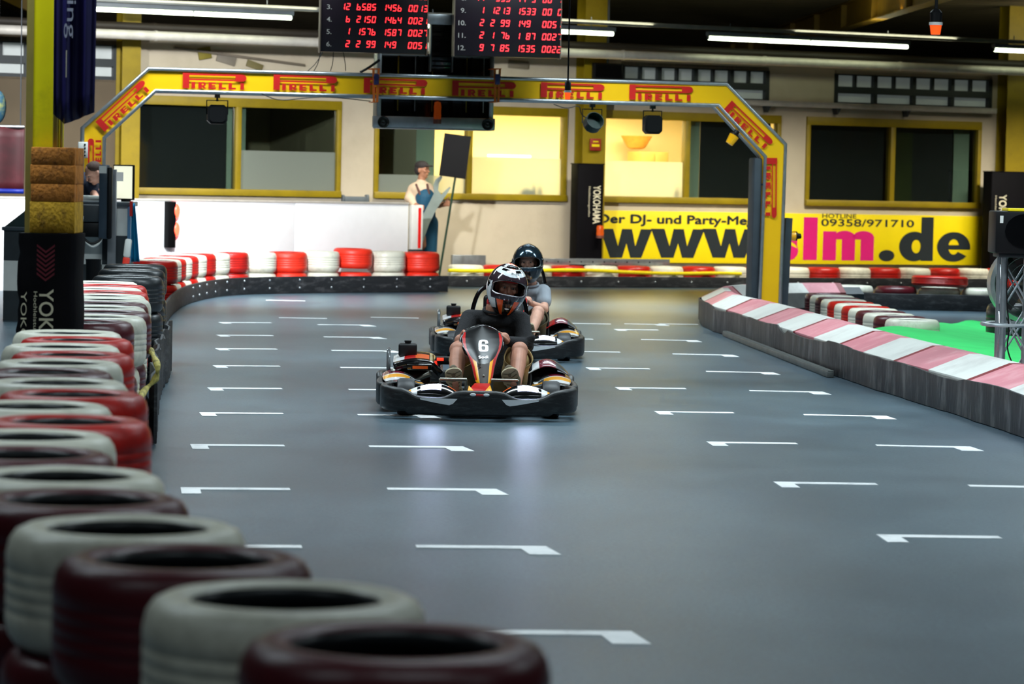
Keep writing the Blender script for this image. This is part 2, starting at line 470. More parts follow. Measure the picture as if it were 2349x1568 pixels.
WB = tag(wall_holes('wall_back', M_cream, US, 13, 0, 3.6, [h for h in holes if h[0] > US], 0.18), kind='structure')
WB2 = tag(wall_holes('wall_back_left', M_brown, -12, US, 0, 3.6, [h for h in holes if h[0] < US], 0.18), kind='structure')
M_glassd = glass_mat('window_glass', (0.75, 0.8, 0.78), 0.10)
M_frost = glass_mat('frosted_glass', (0.8, 0.85, 0.82), 0.05, 0.72, (0.55, 0.60, 0.54))
M_blind = mat('pale_green_blind', (148, 166, 150), 0.8, var=0.06, scale=3)
M_dblind = mat('charcoal_blind', (34, 37, 40), 0.9, var=0.1, scale=2)
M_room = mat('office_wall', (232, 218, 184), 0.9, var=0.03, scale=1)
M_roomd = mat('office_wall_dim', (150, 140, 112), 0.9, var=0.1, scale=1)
FR = 0.085
def wbox(mb, u0, x0, x1, y0, y1, z0, z1, bev=0.0): mb.box(x0 - u0, x1 - u0, y0, y1, z0, z1, bev)
def make_window(name, pxa, pxb, mull, extra):
    a, b = U(pxa), U(pxb); p = WALL.world(a, 0)
    t = thing(name, None, None, p, WALL.a, kind='structure')
    mb = MB(); w = b - a
    mb.box(-0.02, w + 0.02, -0.045, 0.10, ZT - FR, ZT + 0.05, 0.008); mb.box(-0.02, w + 0.02, -0.075, 0.10, ZB - 0.03, ZB + FR * 0.8, 0.008)
    mb.box(-0.02, FR * 0.6, -0.043, 0.10, ZB + 0.02, ZT - 0.01, 0.008); mb.box(w - FR * 0.6, w + 0.02, -0.043, 0.10, ZB + 0.02, ZT - 0.01, 0.008)
    for mpx in mull:
        u = U(mpx) - a; mb.box(u - 0.045, u + 0.045, -0.04, 0.10, ZB + 0.02, ZT - 0.01, 0.006)
    mb.build('window_frame', M_yeld, t)
    edges = [0.03] + [U(m) - a for m in mull] + [w - 0.03]
    for i, (e0, e1) in enumerate(zip(edges, edges[1:])):
        zs = extra.get(i)
        mb = MB()
        if zs is None:
            mb.box(e0, e1, 0.03, 0.04, ZB + 0.03, ZT - 0.04); mb.build('pane', M_glassd, t)
        else:
            mb.box(e0, e1, 0.03, 0.04, zs, ZT - 0.04); mb.build('pane', M_glassd, t)
            mb = MB(); mb.box(e0, e1, 0.03, 0.04, ZB + 0.03, zs); mb.build('frosted_pane', M_frost, t)
    return t, a
zf = ZW(1500, 368)
w1, a1 = make_window('window_1', 296, 778, [545], {1: ZW(660, 347)})
w2, a2 = make_window('window_2', 860, 1296, [1076], {0: ZW(900, 400), 1: ZW(1180, 362)})
w3, a3 = make_window('window_3', 1350, 1786, [1575], {0: ZW(1480, 370)})
w4, a4 = make_window('window_4', 1850, 2246, [2046], {})
def blind(par, a, p0, p1, m, z0=None, y=0.12, z1=None):
    mb = MB(); u0, u1 = U(p0) - a, U(p1) - a
    z0 = ZB + 0.04 if z0 is None else z0
    z1 = ZT - 0.05 if z1 is None else z1
    n = 6; ring = []
    mb.box(u0, u1, y, y + 0.012, z0, z1); mb.cyl((u0, y + .006, z0 + .01), (u1, y + .006, z0 + .01), 0.014, n=8)
    mb.build('blind', m, par)
blind(w1, a1, 312, 524, M_dblind); blind(w1, a1, 526, 538, M_blind); blind(w1, a1, 552, 569, M_blind)
blind(w2, a2, 962, 1004, M_blind); blind(w3, a3, 1583, 1613, M_blind)
blind(w3, a3, 1614, 1775, M_dblind); blind(w4, a4, 1856, 2036, M_dblind); blind(w4, a4, 2100, 2196, M_dblind, y=0.14)
M_greflect = mat('dull_green_reflection', (54, 62, 28), 0.9, var=0.25, scale=2)  # green reflection in the glass, built as a dull green sheet
blind(w4, a4, 2056, 2102, M_greflect); blind(w4, a4, 2197, 2232, M_blind)
# office rooms behind the windows: floor, back, sides, lid
def office(n, pxa, pxb, m, zc=2.9, depth=3.2, power=None, lx=None):
    a, b = U(pxa), U(pxb)
    t = thing('office_room', None, None, WALL.world(a, 0.18), WALL.a, kind='structure'); t.name = 'trim_%d' % n
    mb = MB(); w = b - a
    mb.box(0, w, depth, depth + 0.08, 0, zc); mb.box(-0.06, 0, 0, depth, 0, zc); mb.box(w, w + 0.06, 0, depth, 0, zc)
    mb.box(0, w, 0, depth, zc, zc + 0.06); mb.box(0, w, 0, depth, 0.9, 0.96)
    mb.build('office_wall', m, t)
    if power:
        p = WALL.world(a + (lx if lx is not None else w / 2), 0.18 + depth * 0.55, zc - 0.12)
        l = area('office_light', p, w * 0.7, 1.2, power, (1.0, 0.80, 0.42)); l.rotation_euler = (0, 0, WALL.a)
    return t
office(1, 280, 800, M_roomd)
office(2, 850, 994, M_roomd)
r3 = office(3, 998, 1826, M_room, power=430)
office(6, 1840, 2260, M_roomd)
# clerestory panes with posts
def clerestory(n, u0, u1, cells, halves):
    t = thing('window_%d' % n, None, None, WALL.world(u0, 0), WALL.a, kind='structure')
    w = u1 - u0; mb = MB(); zm = ZC0 + (ZC1 - ZC0) * 0.44
    mb.box(-0.03, w + 0.03, 0.0, 0.12, ZC0 - 0.03, ZC0 + 0.05); mb.box(-0.03, w + 0.03, 0.0, 0.12, ZC1 - 0.02, ZC1 + 0.06)
    mb.box(0, w, -0.02, 0.12, zm - 0.03, zm + 0.08)
    for i in range(cells + 1):
        x = w * i / cells; mb.box(x - 0.035, x + 0.035, -0.015, 0.12, ZC0, ZC1)
    if halves:
        for i in range(cells):
            x = w * (i + .5) / cells; mb.box(x - 0.02, x + 0.02, 0.0, 0.10, zm, ZC1)
    mb.build('window_frame', mat('dark_window_steel', (34, 40, 42), 0.5), t)
    mb = MB(); mb.box(0, w, 0.08, 0.10, ZC0, ZC1)
    mb.build('pane', mat('milky_pane', (186, 192, 190), 0.35, var=0.12, scale=2, emit=(150, 160, 156), estr=0.16), t)  # weak glow put into the panes for dim light behind them
clerestory(5, CLER[0][0], CLER[0][1], 1, True); clerestory(6, CLER[1][0], CLER[1][1], 1, False)
clerestory(7, CLER[2][0], CLER[2][1], 4, True); clerestory(8, CLER[3][0], CLER[3][1], 4, True)
# sill ledge / cable tray above the right hand windows
mb = MB(); ua, ub = U(1690, 240), U(2275, 255); z = ZW(1980, 247)
mb.box(0, ub - ua, -0.16, -0.04, z - 0.03, z + 0.03, 0.006)
mb.box(0, ub - ua, -0.16, -0.15, z + 0.03, z + 0.06)
o = mb.build('cable_tray', M_pipe, loc=WALL.world(ua, 0), rotz=WALL.a)
tag(o, 'pale perforated cable tray running along the wall under the high windows', 'cable tray')
for px in (1755, 1915, 2075):
    mb = MB(); u = U(px, 258) - ua; mb.prism([(u - .03, z - .13), (u + .03, z - .03), (u - .06, z - .03)], -0.15, -0.005)
    mb.build('bracket', M_dgrey, o)
# yellow steel columns on the wall
def column(px0, px1, top, label, m=M_yeld):
    u0, u1 = U(px0, 300), U(px1, 300); w = u1 - u0
    mb = MB(); mb.box(0, w, -0.30, -0.285, 0, top); mb.box(0, w, -0.02, -0.005, 0, top); mb.box(w / 2 - .006, w / 2 + .006, -0.285, -0.02, 0, top)
    mb.box(-.05, w + .05, -.33, 0, 0, .02)
    return tag(mb.build('steel_column', m, loc=WALL.world(u0, 0), rotz=WALL.a), label, 'column')
column(264, 306, 4.69, 'yellow steel column against the back wall left of the first window')
column(1318, 1370, 4.69, 'yellow steel column between the two lit office windows')
column(2285, 2338, 4.69, 'yellow steel column at the right end of the back wall')
# roof girders running from the back wall forwards, and pipes along the wall
def girder(p0, p1, label, h=0.42, w=0.22):
    d = Vector(p1) - Vector(p0); L_ = d.length; ang = math.atan2(d.y, d.x)
    mb = MB(); mb.box(0, L_, -w / 2, w / 2, -0.02, 0); mb.box(0, L_, -w / 2, w / 2, -h, -h + .02); mb.box(0, L_, -.008, .008, -h + .02, -.02)
    for k in range(int(L_ / 3)):
        mb.box(k * 3 + .5, k * 3 + .52, -w / 2 + .01, w / 2 - .01, -h + .02, -.02)
    return tag(mb.build('roof_girder', mat('olive_girder', (140, 112, 22), 0.55, var=0.15), loc=p0, rotz=ang), label, 'girder')
girder((4.4, 72, 4.69), (6.6, 30, 4.69), 'olive yellow roof girder rising to the upper right above the ceiling tubes')
girder((-3.4, 72, 4.69), (-1.2, 30, 4.69), 'olive yellow roof girder behind the left scoreboard')
girder((13.5, 72, 4.69), (14.5, 30, 4.69), 'olive yellow roof girder above the right end of the back wall')
girder((-9.4, 72, 4.69), (-7.4, 30, 4.69), 'olive yellow roof girder at the far left of the roof')
girder((-14, 56, 4.27), (20, 70, 4.27), 'dark cross girder under the roof behind the ceiling tubes', 0.5)
def wall_run(name, pa, pb, off, r, m, label, cat, square=False):
    (u0, z0), (u1, z1) = WALL.at(*pa, off), WALL.at(*pb, off)
    z = (z0 + z1) / 2
    mb = MB(); L_ = u1 - u0
    if square: mb.box(0, L_, -r, r, -r * 0.7, r * 0.7, 0.004)
    else:
        mb.cyl((0, 0, 0), (L_, 0, 0), r, n=18)
        k = 0.0
        while k < L_: mb.cyl((k, 0, 0), (k + .04, 0, 0), r * 1.12, n=18); k += 2.5
    o = mb.build(name, m, loc=WALL.world(u0, -off, z), rotz=WALL.a)
    tag(o, label, cat); return o
wall_run('ceiling_pipe', (-40, 66), (2400, 166), 1.2, 0.068, M_pipe, 'thick pale pipe running right across the hall above the office windows', 'pipe')
wall_run('light_rail', (-40, -12), (2400, 98), 1.6, 0.045, mat('grey_rail', (120, 124, 118), 0.5, metal=0.3), 'thin grey rail across the hall carrying the fluorescent tubes', 'rail', True)
wall_run('ceiling_pipe', (-40, 48), (2400, 148), 0.9, 0.06, mat('dark_pipe', (40, 34, 26), 0.6), 'dark pipe running just above the thick pale pipe', 'pipe')
M_tube = mat('tube_glow', (245, 255, 225), 0.4, emit=(242, 255, 214), estr=9.0)
def tube_light(pa, pb, label):
    (u0, z0), (u1, z1) = WALL.at(*pa, 1.6), WALL.at(*pb, 1.6); z = (z0 + z1) / 2; L_ = u1 - u0
    t = thing('ceiling_tube', label, 'ceiling light', WALL.world(u0, -1.6, z), WALL.a, 'fluorescent tubes under the rail')
    mb = MB(); mb.box(0, L_, -.05, .05, .035, .10, .006)
    for x in (0.01, L_ / 2, L_ - .03): mb.box(x, x + .02, -.02, .02, -.02, .05)
    mb.build('housing', M_grey, t)
    mb = MB(); mb.cyl((0.03, 0, 0), (L_ / 2 - .005, 0, 0), .03, n=12); mb.cyl((L_ / 2 + .02, 0, .0), (L_ - .03, 0, .0), .03, n=12)
    mb.build('tube', M_tube, t)
    for x in (0.4, L_ - .4):
        mb = MB(); mb.cyl((x, 0, .09), (x, 0, .24), .008, n=6); mb.build('hanger', M_grey, t)
tube_light((205, 19), (672, 43), 'lit double fluorescent tube right of the blue banner')
tube_light((935, 56), (1410, 79), 'lit double fluorescent tube partly behind the scoreboards')
tube_light((1622, 88), (2085, 107), 'lit double fluorescent tube above the arch, right of the roof girder')
tube_light((2278, 115), (2740, 134), 'lit fluorescent tube cut off by the right edge of the photo')
# ---------------------------------------------------------------- tyres
TW = 0.28
def tyre_mesh(m, name):
    prof = [(.186, .05), (.178, .03), (.186, .012), (.205, .002), (.235, .002), (.258, .012), (.272, .032), (.279, .062)]
    for k in range(1, 5):
        z = .062 + k * .031
        prof += [(.279, z - .006), (.2768, z - .003), (.2768, z + .001), (.279, z + .004)]
    prof += [(.279, .218), (.272, .248), (.258, .268), (.235, .278), (.205, .278), (.186, .268), (.178, .25), (.186, .23), (.20, .222), (.245, .21), (.252, .19), (.252, .09), (.245, .07), (.20, .058), (.186, .05)]
    mb = MB(); mb.lathe(prof, 56)
    for f in mb.bm.faces:
        c = f.calc_center_median(); r = math.hypot(c.x, c.y)
        if (.045 < c.z < .235 and r < .262) or r < .1865: f.material_index = 1
    o = mb.build(name, [m, T_BLK], sharp=50); return o
_T = {}
def tyre(p, z, key, label, group=None, tilt=0.0, sz=1.0, sc=1.0, tdir=0.0):
    if key not in _T:
        o = tyre_mesh(key, 'tyre'); _T[key] = o
    else:
        o = _T[key].copy(); COL.objects.link(o)
    o.location = (p[0], p[1], z); o.scale = (sc, sc, sz)
    o.rotation_euler = (tilt * math.cos(tdir), tilt * math.sin(tdir), random.uniform(0, 6.28))
    return tag(o, label, 'tyre', group)
ORD = ['first', 'second', 'third', 'fourth', 'fifth', 'sixth', 'seventh', 'eighth', 'ninth', 'tenth', 'eleventh', 'twelfth', 'thirteenth', 'fourteenth', 'fifteenth', 'sixteenth', 'seventeenth', 'eighteenth', 'nineteenth', 'twentieth', 'twenty-first', 'twenty-second', 'twenty-third', 'twenty-fourth', 'twenty-fifth', 'twenty-sixth', 'twenty-seventh', 'twenty-eighth']
def resample(pts, d, n=None, start=0.0):
    out = []; L_ = 0; nxt = start
    for a, b in zip(pts, pts[1:]):
        seg = (b - a).length
        while nxt <= L_ + seg + 1e-6:
            out.append(a + (b - a) * ((nxt - L_) / seg)); nxt += d
        L_ += seg
    return out if n is None else out[:n]
def smooth_path(pts, k=3):
    for _ in range(k):
        q = [pts[0]]
        for a, b in zip(pts, pts[1:]): q += [a * .75 + b * .25, a * .25 + b * .75]
        pts = q + [pts[-1]]
    return pts
CN = {T_RED: 'red', T_DRED: 'dark red', T_BRED: 'bright red', T_WHT: 'white', T_BLK: 'black'}
# left tyre wall, nearest stacks: plan path through the tops of the stacks
tops = [(907, 1465), (700, 1397), (475, 1282), (303, 1222), (212, 1163), (152, 1114), (92, 1062), (84, 1008), (100, 972), (108, 946), (126, 906), (132, 882), (130, 858), (140, 839), (148, 815), (152, 802), (162, 778), (156, 760)]
raw = [G(x, y, .84) for x, y in tops]; raw = [Vector((p.x, p.y, 0)) for p in raw]
tot = sum((b - a).length for a, b in zip(raw, raw[1:]))
chain = resample(raw, max(0.562, tot / 17.0), 18)
offs = [0, .02, -.03, .02, 0, .03, -.05, -.04, .07, -.06, .06, 0, -.05, -.02, .03, -.03, .03, 0]
cols = [T_DRED, T_WHT, T_DRED, T_WHT, T_DRED, T_WHT, T_DRED, T_WHT, T_RED, T_WHT, T_RED, T_WHT, T_DRED, T_WHT, T_RED, T_WHT, T_RED, T_WHT]
PL = ['top', 'middle', 'bottom']
for i, p in enumerate(chain):
    q = Vector((p.x + offs[i], p.y, 0)); c0 = cols[i]; oth = T_WHT if c0 is not T_WHT else T_DRED
    for lv in range(3):
        c = c0 if lv == 2 else (c0 if (lv == 1 and i != 3) or i in (0, 2) else oth)
        if i == 3 and lv < 2: c = T_DRED
        jx, jy = (random.uniform(-.012, .012), random.uniform(-.006, .006)) if lv < 2 else (0, 0)
        tyre((q.x + jx, q.y + jy), lv * TW, c, '%s-painted tyre, %s of the %s stack from the camera in the left tyre wall' % (CN[c], ['bottom', 'middle', 'top'][lv], ORD[i]), 'left tyre wall stacks', sc=0.985)
END1 = chain[-1]
# the same wall beyond the padded pillar
far_tops = [(203, 735), (222, 722), (232, 709), (236, 698), (238, 688), (239, 679), (240, 670), (240, 662), (240, 654), (238, 647), (236, 641)]
raw = [G(x, y, .84) for x, y in far_tops]; raw = [Vector((p.x, p.y, 0)) for p in raw]
chain2 = resample(raw, 0.565)
c2 = [T_DRED, T_WHT, T_DRED, T_WHT, T_DRED, T_WHT, T_WHT, T_RED, T_WHT, T_RED, T_WHT, T_RED, T_WHT]
for i, p in enumerate(chain2):
    c0 = c2[i % len(c2)]
    for lv in range(3):
        c = c0 if lv > 0 else T_BLK
        tyre((p.x + random.uniform(-.03, .03), p.y), lv * TW, c, '%s-painted tyre, %s of the %s stack beyond the padded pillar' % (CN[c], ['bottom', 'middle', 'top'][lv], ORD[i]), 'left tyre wall stacks', sc=0.985)
# yellow rope of rubber edging squeezed out on the track side of the left wall
rp = [G(345, 803, .62), G(352, 815, .60), G(362, 838, .56), G(361, 860, .50), G(352, 876, .46), G(332, 893, .42), G(320, 915, .40), G(322, 945, .38), G(328, 970, .36), G(332, 990, .30), G(330, 1008, .22)]
rp = smooth_path(rp, 2)
mb = MB(); mb.tube(rp, [0.016 + 0.005 * math.sin(i * .9) for i in range(len(rp))], 10)
tag(mb.build('rubber_edging', mat('yellowed_foam', (226, 210, 120), 0.7, var=0.2, scale=20, dirt=(40, 38, 30), dirt_amt=0.9, dscale=14)), 'yellowed foam edging strip bulging from the left tyre wall beside the track', 'edging strip')
# crumpled black belt along that wall
bp_ = [G(378, 850, 0), G(372, 875, 0), G(352, 900, 0), G(343, 960, 0), G(338, 1020, 0)]
bp_ = resample(smooth_path(bp_, 2), 0.12)
mb = MB()
mb.wall([(p.x + .03 + .02 * math.sin(i * 1.7), p.y) for i, p in enumerate(bp_)], 0.005, [.40 + .03 * math.sin(i * 1.1) for i in range(len(bp_))], 0.02, 0.006)
tag(mb.build('rubber_belt', M_rub), 'crumpled black rubber belt at the foot of the left tyre wall', 'rubber belt')
# black stacks at the end of the left wall
for i, (x, y) in enumerate([(293, 632), (302, 617), (310, 606)]):
    p = G(x, y, .84)
    for lv in range(3):
        tyre((p.x, p.y), lv * TW, T_BLK, 'unpainted black tyre, %s of the %s black stack beyond the left tyre wall' % (['bottom', 'middle', 'top'][lv], ORD[i]), 'black tyre stacks', sc=.985)
# ---- barrier in front of the white boards
def belt(name_pts, zt, label, bolts=(), th=0.03, step=0.25, wob=0.0, m=None, zb=0.005):
    P = resample(name_pts, step)
    t = thing('rubber_belt', label, 'rubber belt', (P[0].x, P[0].y, 0))
    o0 = Vector((P[0].x, P[0].y, 0))
    mb = MB(); mb.wall([((p - o0).x, (p - o0).y) for p in P], zb, [zt + wob * math.sin(i * .8) for i in range(len(P))], th, 0.008)
    mb.build('belt', m or M_rub, t)
    for k, zz in bolts:
        P2 = resample(name_pts, k, start=0.3)
        for a in P2:
            # normal towards the viewer
            i = min(range(len(P)), key=lambda j: (P[j] - a).length); b = P[min(i + 1, len(P) - 1)] - P[max(i - 1, 0)]
            n = Vector((b.y, -b.x, 0)).normalized()
            if n.y > 0: n = -n
            for z in zz:
                c = a - o0 + n * (th / 2); c.z = z
                mb = MB(); mb.ell(c, (.016, .016, .016), nu=10, nv=6); mb.build('bolt', M_steel, t)
    return t
bl = [Vector((p.x, p.y, 0)) for p in (G(1026, 670), G(820, 671), G(600, 674), G(520, 678), G(468, 686), G(420, 700), G(392, 722), G(378, 745), G(366, 776))]
bls = smooth_path(bl, 2)
belt(bls, .235, 'black bolted rubber belt along the red and white tyres below the white boards', [(.56, (.08, .19))])
# tyre centres: offset behind the belt
def offset_path(P, d):
    out = []
    for i, p in enumerate(P):
        t = (P[min(i + 1, len(P) - 1)] - P[max(i - 1, 0)]).normalized()
        out.append(p + Vector((t.y, -t.x, 0)) * d)
    return out
op = offset_path(bls, .31)
cent = resample(op, .572, start=.27)
for i, p in enumerate(cent[:15]):
    c = (T_BRED if i % 2 == 0 else T_WHT) if i < 5 else (T_RED if i % 2 == 0 else T_WHT)
    up = .05 if i == 2 else 0
    for lv in range(2):
        c_ = c
        tyre((p.x, p.y), lv * TW + (up if lv else 0) + (0 if lv == 0 else .004), c_, '%s-painted tyre, %s layer, %s from the right end below the white boards' % (CN[c_], ['lower', 'upper'][lv], ORD[i]), 'back left barrier tyres', sz=1.0 + (.05 if i in (1, 3) and lv else 0), tilt=.02 if lv else 0)
# ---- low barrier along the back wall
def woff(px, off, z=0):
    u = WALL.at(px, 640, off)[0]; p = WALL.world(u, -off); return Vector((p.x, p.y, z))
bw = [woff(1028, 1.25), woff(1400, 1.25), woff(1745, 1.25), woff(2000, 1.25), woff(2320, 1.25)]
belt(bw, .17, 'long black bolted rubber belt along the foot of the back wall', [(.64, (.09,))])
bt = [WALL.world(WALL.at(px, 610, .9)[0], -.9) for px in (1034, 2330)]
cent = resample([Vector((p.x, p.y, 0)) for p in bt], .572, start=.25)
for i, p in enumerate(cent):
    c = T_WHT if i % 2 == 0 else T_RED
    tyre((p.x, p.y), 0.0, c, '%s-painted tyre in the low barrier under the yellow sign, %s from its left end' % (CN[c], ORD[i]), 'back wall barrier tyres', sz=1.16, sc=.99)
yh = [woff(px, 1.225, z) for px, z in ((1028, .25), (1100, .24), (1240, .26), (1350, .27), (1450, .235), (1560, .22), (1640, .235), (1700, .225))]
mb = MB(); mb.tube(smooth_path(yh, 2), .028, 10)
tag(mb.build('foam_tube', M_signy), 'yellow foam tube lying along the belt under the sign and behind the karts', 'foam tube')
# perforated grey rail on the tyres
u0, z0 = WALL.at(1212, 600, .62); u1, _ = WALL.at(1535, 600, .62)
t = thing('guard_rail', 'pale grey perforated rail standing behind the low tyres under the sign', 'rail', WALL.world(u0, -.62), WALL.a)
mb = MB(); mb.box(0, u1 - u0, -.02, .02, .33, .425, .004)
for x in (.1, 1.1, 2.05): mb.box(x, x + .05, -.015, .015, 0, .34)
mb.build('rail', M_steel, t)
mb = MB()
for k in range(11): mb.cyl((.1 + k * .2, -.026, .375), (.1 + k * .2, -.018, .375), .011, n=8)
mb.build('hole_row', M_black, t)
mb = MB(); ua, za = WALL.at(1030, 600, .3); ub, _ = WALL.at(1106, 600, .3)
mb.box(0, ub - ua, -.04, .04, 0, .46, .01)
tag(mb.build('kerb_block', M_steel, loc=WALL.world(ua, -.4), rotz=WALL.a), 'low grey block against the wall at the foot of the leaning signboard', 'block')
# ---- infield: near kerb barrier with white and pink cover plates
M_pw = mat('plate_white', (214, 214, 208), 0.45, var=0.06, scale=3, dirt=(150, 140, 138), dirt_amt=0.35, dscale=2)
M_pp = mat('plate_pink', (206, 128, 138), 0.45, var=0.08, scale=3, dirt=(226, 190, 192), dirt_amt=0.4, dscale=3)
M_pr = mat('plate_edge_red', (120, 16, 24), 0.5)
kp = [(2620, 1100), (2480, 1050), (2349, 1003), (2274, 976), (2153, 937), (2038, 902), (1927, 865), (1809, 822), (1740, 796), (1678, 771.5), (1640, 760), (1618, 750), (1608, 737)]
kpts = [G(x, y) for x, y in kp]
tip = kpts[-1]
back = [Vector((tip.x + .05, tip.y + .8, 0)), Vector((tip.x + .35, tip.y + 1.7, 0)), Vector((tip.x + .9, tip.y + 2.5, 0)), Vector((tip.x + 1.5, tip.y + 3.0, 0)), Vector((tip.x + 2.1, tip.y + 3.3, 0))]
kpts = [Vector((p.x, p.y, 0)) for p in kpts] + back
ks = resample(smooth_path(kpts, 2), .10)
inn = offset_path(ks, 1.0)   # reference for side
KB = thing('kerb_barrier', 'long low barrier with white and pink folded cover plates along the right track edge', 'barrier', ks[0])
def sec(i):
    p = ks[i]; t = (ks[min(i + 1, len(ks) - 1)] - ks[max(i - 1, 0)]).normalized()
    n = Vector((t.y, -t.x, 0))           # to the right of travel = infield side
    return p - ks[0], n
_ni = sec(5)[1]
SG = 1.0 if _ni.x > 0 or _ni.y > 0 else -1.0
def prof_pts(i, lift=0.0, thk=0.0):
    p, n = sec(i); n = n * SG
    # width shrinks round the tight tip
    yy = ks[i].y; w = .92 - .20 * max(0, min(1, (yy - 30.5) / 3.0))
    pts = [(0.0, .10), (0.0, .272), (.34, .395), (.44, .395), (.62, .28), (.62, .10)]
    return [p + n * (a * w - thk * (1 if a < .4 else -1) * 0) + Vector((0, 0, z + lift)) for a, z in pts]
def plate(i0, i1, m, label):
    mb = MB(); rings = []
    for i in range(i0, i1 + 1):
        a = prof_pts(i, 0.0); b = prof_pts(i, -.012)
        rings.append(a + list(reversed(b)))
    mb.loft(rings)
    o = mb.build('cover_plate', m, KB, sharp=12); return tag(o, label)
n = len(ks) - 1; i = 0; k = 0; segs = []
while i < n - 3:
    pink = k % 2 == 1
    e = min(i + 11, n)
    if i > n - 45: e = min(i + 7, n)
    if pink:
        plate(i, e - 1 if e < n else e, M_pp, 'pink cover plate')
        plate(e - 1, e, M_pr, 'dark red plate edge') if e < n else None
    else: plate(i, e, M_pw, 'white cover plate')
    i = e; k += 1
# tyres hidden inside give the barrier its core: a dark support box
mb = MB(); core = []
for i in range(0, n + 1, 3):
    p, nn = sec(i); nn = nn * SG
    core.append([p + nn * a + Vector((0, 0, z)) for a, z in ((.04, .002), (.04, .25), (.23, .33), (.30, .345), (.41, .26), (.41, .002))])
mb.loft(core); mb.build('core', M_dgrey, KB)
mb = MB(); P = []; zt = []
for i in range(0, n + 1, 2):
    p, nn = sec(i); nn = nn * SG
    q = p - nn * (.018 + .008 * math.sin(i * .37) + (.010 if (i // 2) % 5 == 0 else 0)); P.append((q.x, q.y)); zt.append(.262 + .012 * math.sin(i * .23) + (.02 if int(i / 23) % 2 else 0) + (-.05 if 112 < i < 118 else 0))
mb.wall(P, .004, zt, .018, .006); mb.build('skirt', mat('scuffed_skirt', (34, 36, 39), .5, var=.3, scale=7, bump=.4, bscale=22, dirt=(118, 118, 116), dirt_amt=.6, dscale=7, stretch=(1, 1, .3)), KB)
g0, g1 = G(1682, 771), G(1928, 866); d = (g1 - g0); ang = math.atan2(d.y, d.x)
mb = MB(); mb.box(0, d.length, -.06, .0, 0.003, .055, .006); mb.box(0, d.length, -.055, 0, .055, .06)
tag(mb.build('floor_rail', mat('worn_steel', (96, 100, 98), 0.5, metal=.4, var=.2), loc=(g0.x - .06, g0.y - .04, 0), rotz=ang), 'low grey metal rail screwed down along the foot of the kerb barrier', 'rail')
# second infield tyre rows
row = [G(1958, 655, .3), G(2330, 664, .3)]
row = [Vector((p.x, p.y + .1, 0)) for p in row]
cent = resample(row, .58)
cs = [T_WHT, T_DRED, T_WHT, T_WHT, T_RED, T_WHT, T_DRED, T_WHT, T_RED, T_WHT, T_WHT]
for i, p in enumerate(cent):
    c = cs[i % len(cs)]
    tyre((p.x, p.y), .01, c, '%s-painted tyre in the far infield row behind the carpet, %s from its left end' % (CN[c], ORD[i]), 'far infield tyre row', sz=1.05)
bi = [Vector((p.x, p.y, 0)) for p in (G(1925, 704), G(2022, 711), G(2150, 713), G(2320, 716))]
belt(bi, .22, 'black rubber belt in front of the far infield tyre row, right of the arch post', th=.025)
p = min(cent, key=lambda c: abs(c.x - G(2168, 655, .36).x))
tyre((p.x, p.y), .318, T_RED, 'large red tyre tipped on top of the far infield row', None, tilt=.03, sc=1.35, sz=.5, tdir=2.4)
row = [G(1898, 673, .3), G(1935, 686, .3), G(1985, 701, .3), G(2045, 720, .3), G(2110, 735, .3)]
row = [Vector((p.x, p.y, 0)) for p in row]; cent = resample(row, .60)
for i, p in enumerate(cent):
    c = [T_DRED, T_WHT, T_DRED, T_WHT, T_RED, T_WHT, T_RED, T_WHT][(i + (len(cent) % 2)) % 8]
    tyre((p.x, p.y), 0.0, c, '%s-painted tyre in the row leading to the green carpet, %s from its far end' % (CN[c], ORD[i]), 'near infield tyre row', sz=1.07)
# green carpet
gq = [(2005, 757, .22), (2060, 752, .22), (2130, 747, .20), (2230, 738, .12), (2420, 735, .03), (2640, 760, .03), (2640, 930, .03), (2345, 880, .08), (2250, 850, .18), (2130, 800, .20)]
gp = [G(*q) for q in gq]
mb = MB(); bmv = mb.bm; nG = len(gp); ctr = sum(gp, Vector()) / nG; K_ = 14; dense = []
for k in range(nG):
    for t in range(6): dense.append(gp[k].lerp(gp[(k + 1) % nG], t / 6))
rings = []
for r in range(K_ + 1):
    f = r / K_; ring = []
    for p in dense:
        q = ctr.lerp(p, f); q.z += .03 * math.sin(q.x * 2.4 + q.y * .9) * math.sin(q.y * 1.4 + 1) * min(1, f * 2) + .0; q.z = max(q.z, .012)
        if f == 0: q = q + (p - ctr) * .001
        ring.append(q)
    rings.append(ring)
rings.append([Vector((p.x, p.y, .004)) for p in [ctr.lerp(q, 1.02) for q in dense]])
mb.loft(rings, caps=False)
o = mb.build('green_carpet', mat('green_felt', (44, 192, 96), 0.9, var=0.08, scale=3, bump=.3, bscale=80))
sd = o.modifiers.new('thick', 'SOLIDIFY'); sd.thickness = .012
tag(o, 'bright green felt carpet laid on the infield behind the kerb barrier', 'carpet')
